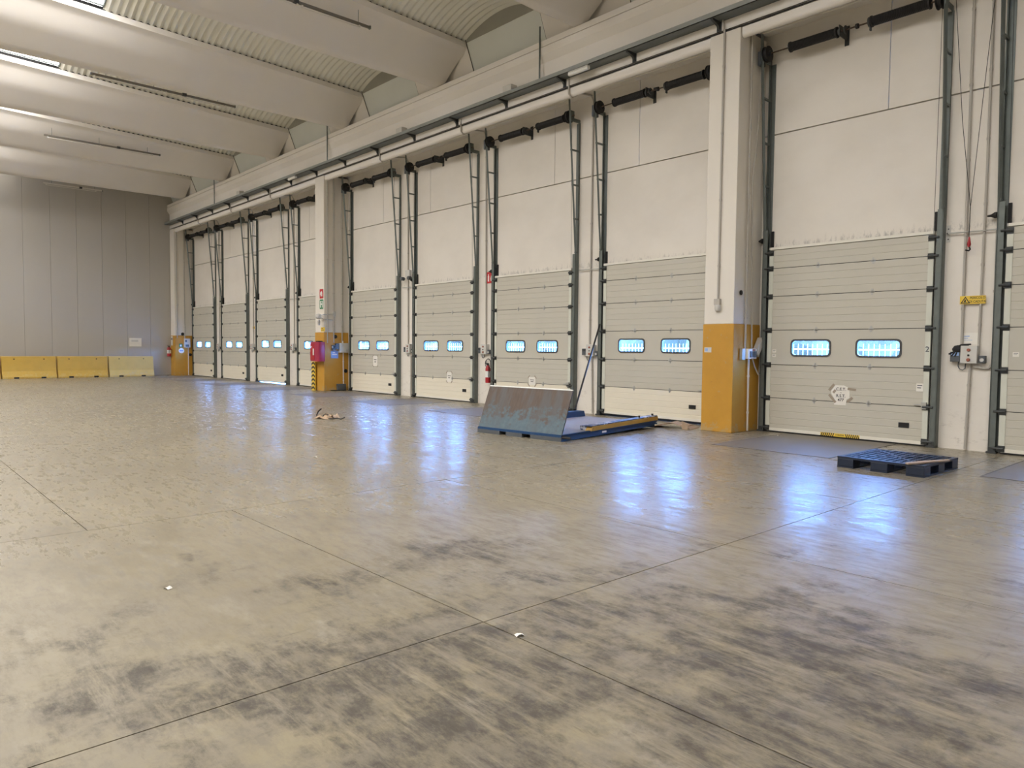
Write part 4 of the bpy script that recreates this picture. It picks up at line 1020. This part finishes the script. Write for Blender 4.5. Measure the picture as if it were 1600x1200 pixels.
hl = MB().box(-W / 2 - 0.01, W / 2 - 0.02, -0.022, 0.0, -0.005, 0.022)
for k in range(5): hl.tube([(-W / 2 + 0.1 + k * 0.45, 0.0, 0.0), (-W / 2 + 0.4 + k * 0.45, 0.0, 0.0)], 0.022, 8)
hl.build('hinge_barrel', M['black'], fp)
sp_bar = empty('leaning_bar', (-10.96, 11.85, 0.255), 0, 'long dark steel bar leaning from the ramp against the door rail', 'bar')
MB().tube([(0.0, 0.0, 0.0), (-0.67, 1.58, 1.96)], 0.022, 8).build('rod', M['steel_dark'], sp_bar)
MB().tube([(0.0, 0.0, 0.0), (-0.03, 0.07, 0.09)], 0.03, 8).build('grip', M['rubber'], sp_bar)

# ------------------------------------------------------------------ pallet
pa = empty('plastic_pallet', (-3.80, 10.72, 0), math.radians(-1.5), 'dark blue plastic pallet on the floor before the nearest door', 'pallet')
PX, PY = 0.56, 0.61
for bx in (-PX, -0.11, PX - 0.22):
    MB().box(bx, bx + 0.22, -PY, PY, 0.0, 0.022).build('runner', M['pallet'], pa)
    for by in (-PY, -0.11, PY - 0.22):
        MB().box(bx, bx + 0.22, by, by + 0.22, 0.022, 0.125).build('block', M['pallet'], pa, bevel=0.006)
t = MB().box(-PX, PX, -PY, -PY + 0.06, 0.125, 0.155).box(-PX, PX, PY - 0.06, PY, 0.125, 0.155).box(-PX, -PX + 0.06, -PY + 0.06, PY - 0.06, 0.125, 0.155).box(PX - 0.06, PX, -PY + 0.06, PY - 0.06, 0.125, 0.155)
t.build('deck_rim', M['pallet'], pa)
for i in range(11):
    x = -PX + 0.10 + i * 0.092
    MB().box(x - 0.014, x + 0.014, -PY + 0.06, PY - 0.06, 0.128, 0.153).build('deck_rib', M['pallet'], pa)
for i in range(12):
    y = -PY + 0.10 + i * 0.093
    MB().box(-PX + 0.06, PX - 0.06, y - 0.011, y + 0.011, 0.13, 0.15).build('deck_rib', M['pallet'], pa)
d = MB()
for s in (-1, 1):
    d.box(-0.7, 0.7, -0.018, 0.018, 0.131, 0.157, zrot(s * 0.83))
d.build('diagonal_brace', M['pallet'], pa)
ws = empty('wooden_slat', (-3.33, 10.42, 0.157), math.radians(72), 'pale splintered wooden slat lying on the blue pallet', 'wood')
MB().prism([(-0.40, -0.03), (-0.2, -0.045), (0.1, -0.03), (0.42, -0.025), (0.44, 0.02), (0.15, 0.035), (-0.12, 0.05), (-0.38, 0.03)], 'z', 0.0, 0.022).build('slat', M['wood'], ws, bevel=0.004)
MB().prism([(-0.1, 0.05), (-0.02, 0.045), (0.02, 0.10), (-0.08, 0.09)], 'z', 0.0, 0.012).build('splinter', M['cardboard'], ws)

# ------------------------------------------------------------------ litter
cr = empty('crumpled_packaging', (-14.75, 7.75, 0), 0.3, 'crumpled brown packaging with black straps on the open floor', 'litter')
rng = random.Random(3)
def crumple(w, d, h, n, seed):
    r = random.Random(seed); bm = bmesh.new(); g = []
    for j in range(n):
        g.append([bm.verts.new((w * (i / (n - 1) - 0.5), d * (j / (n - 1) - 0.5), 0.004 + h * r.random() * (1 - abs(2 * i / (n - 1) - 1) ** 3))) for i in range(n)])
    for j in range(n - 1):
        for i in range(n - 1): bm.faces.new((g[j][i], g[j][i + 1], g[j + 1][i + 1], g[j + 1][i]))
    m = MB(); m.bm.free(); m.bm = bm; return m
crumple(0.42, 0.26, 0.10, 6, 4).build('cardboard_scrap', M['cardboard'], cr)
crumple(0.36, 0.16, 0.13, 5, 8).build('cardboard_scrap', M['wood'], cr, (0.10, 0.12, 0))
MB().tube([(-0.12, -0.02, 0.03), (-0.24, 0.0, 0.02), (-0.28, 0.04, 0.07), (-0.25, 0.06, 0.15), (-0.18, 0.08, 0.21)], 0.016, 6).build('strap', M['rubber'], cr, smooth=True)
MB().tube([(0.15, -0.05, 0.02), (0.28, -0.03, 0.015), (0.36, 0.02, 0.03), (0.45, 0.05, 0.015), (0.50, 0.12, 0.05)], 0.014, 6).build('strap', M['rubber'], cr, smooth=True)
MB().tube([(-0.1, 0.06, 0.06), (-0.02, 0.08, 0.10), (0.05, 0.05, 0.08)], 0.018, 6).build('strap', M['rubber'], cr, smooth=True)
fb = empty('flattened_carton', (-8.86, 12.62, 0), 0.25, 'flattened brown carton on the floor between the ramp and the nearest pillar', 'carton')
MB().prism([(-0.45, 0.0), (0.10, 0.10), (0.45, 0.0), (0.45, 0.008), (0.10, 0.11), (-0.45, 0.008)], 'y', -0.25, 0.25).build('panel', M['cardboard'], fb)
MB().prism([(-0.30, 0.045), (0.0, 0.11), (0.32, 0.055), (0.32, 0.06), (0.0, 0.118), (-0.30, 0.05)], 'y', -0.15, 0.2).build('flap', M['wood'], fb)
MB().box(0.28, 0.40, -0.28, -0.262, 0.0, 0.12).build('side', M['cardboard'], fb)
for x, y, a, lab in ((-4.99, 1.49, 0.3, 'scrap of white paper on the floor at lower left'), (-2.90, 2.71, 1.2, 'scrap of white paper on the floor near a slab joint'), (-6.72, 12.95, 0.7, 'scrap of white paper before the nearest door'), (-9.6, 4.9, 0.5, 'scrap of white paper far out on the open floor')):
    m = crumple(0.05, 0.035, 0.018, 4, int(a * 10)).build('paper_scrap', M['paper'], None, (x, y, 0.0), rot=(0, 0, a)); tag(m, lab, 'litter', 'paper scraps on the floor')

# ------------------------------------------------------------------ concrete barriers along the grey wall
def barrier(y0, y1, x, rz, m, lab):
    b = empty('concrete_barrier', (x, (y0 + y1) / 2, 0), rz, lab, 'barrier', 'barriers along the grey wall')
    Lh = (y1 - y0) / 2
    MB().prism([(-0.28, 0.0), (0.28, 0.0), (0.28, 0.08), (0.19, 0.34), (0.115, 1.01), (0.10, 1.03), (-0.10, 1.03), (-0.115, 1.01), (-0.19, 0.34), (-0.28, 0.08)], 'y', -Lh, Lh).build('block', M[m], b, bevel=0.006)
    for s in (-1, 1):
        MB().box(0.24, 0.285, s * Lh * 0.5 - 0.10, s * Lh * 0.5 + 0.10, 0.0, 0.075).build('fork_slot', M['rubber'], b)
        MB().lathe([(0.03, 0), (0.03, 0.012)], (0.118, s * Lh * 0.55, 0.90), 8, 'x').build('lifting_hole', M['black'], b)
    return b
barrier(2.62, 4.86, -39.95, 0.10, 'barrier', 'ochre concrete barrier cut off by the left edge of the photo')
barrier(4.92, 7.10, -40.2, 0.10, 'barrier', 'ochre concrete barrier, leftmost whole one along the grey wall')
barrier(7.16, 9.34, -40.4, 0.08, 'barrier', 'ochre concrete barrier in the middle of the row along the grey wall')
barrier(9.42, 11.52, -40.58, 0.05, 'barrier_pale', 'paler yellow concrete barrier at the right end of the row')

# ------------------------------------------------------------------ suspended lamp lines under the roof
def lamp_line(x, z, y0, y1, rods, ztop, lab, white=False):
    e = empty('suspended_lamp', (x, y1, z), 0, lab, 'lamp', 'suspended lamp lines under the roof')
    L = y1 - y0
    MB().box(-0.03, 0.03, -L, 0, 0.0, 0.055).build('trunking', M['tube_white' if white else 'tube'], e)
    MB().box(-0.035, 0.035, -0.03, 0.004, -0.012, 0.065).build('end_cap', M['track'], e)
    n = max(1, int(L / 1.5))
    for k in range(n):
        a = -L + 0.12 + k * (L - 0.3) / n
        MB().tube([(0, a, -0.05), (0, a + (L - 0.3) / n - 0.12, -0.05)], 0.016, 6).box(-0.015, 0.015, a - 0.02, a + 0.02, -0.06, 0.0).box(-0.015, 0.015, a + (L - 0.3) / n - 0.14, a + (L - 0.3) / n - 0.10, -0.06, 0.0).build('tube', M['tube_white'], e)
    MB().box(-0.045, 0.045, -L * 0.38 - 0.06, -L * 0.38 + 0.06, -0.005, 0.075).build('driver_box', M['traydark'], e)
    for y in rods: MB().tube([(0, y - y1, 0.05), (0, y - y1, ztop - z)], 0.007, 5).build('suspension_rod', M['track'], e)
lamp_line(-15.95, 9.46, 4.5, 9.64, (9.31, 6.6), 9.95, 'suspended lamp line nearest the camera, under the nearest sheet roof')
lamp_line(-23.8, 9.33, 5.2, 9.36, (8.8, 6.9, 5.6), 10.05, 'suspended lamp line in the middle of the three')
lamp_line(-32.40, 9.45, 5.5, 9.60, (9.11, 7.35, 5.75), 10.05, 'suspended lamp line farthest of the three')
lamp_line(-40.25, 9.13, 6.75, 9.25, (8.9, 7.1), 9.95, 'pale lamp line close to the grey end wall', True)
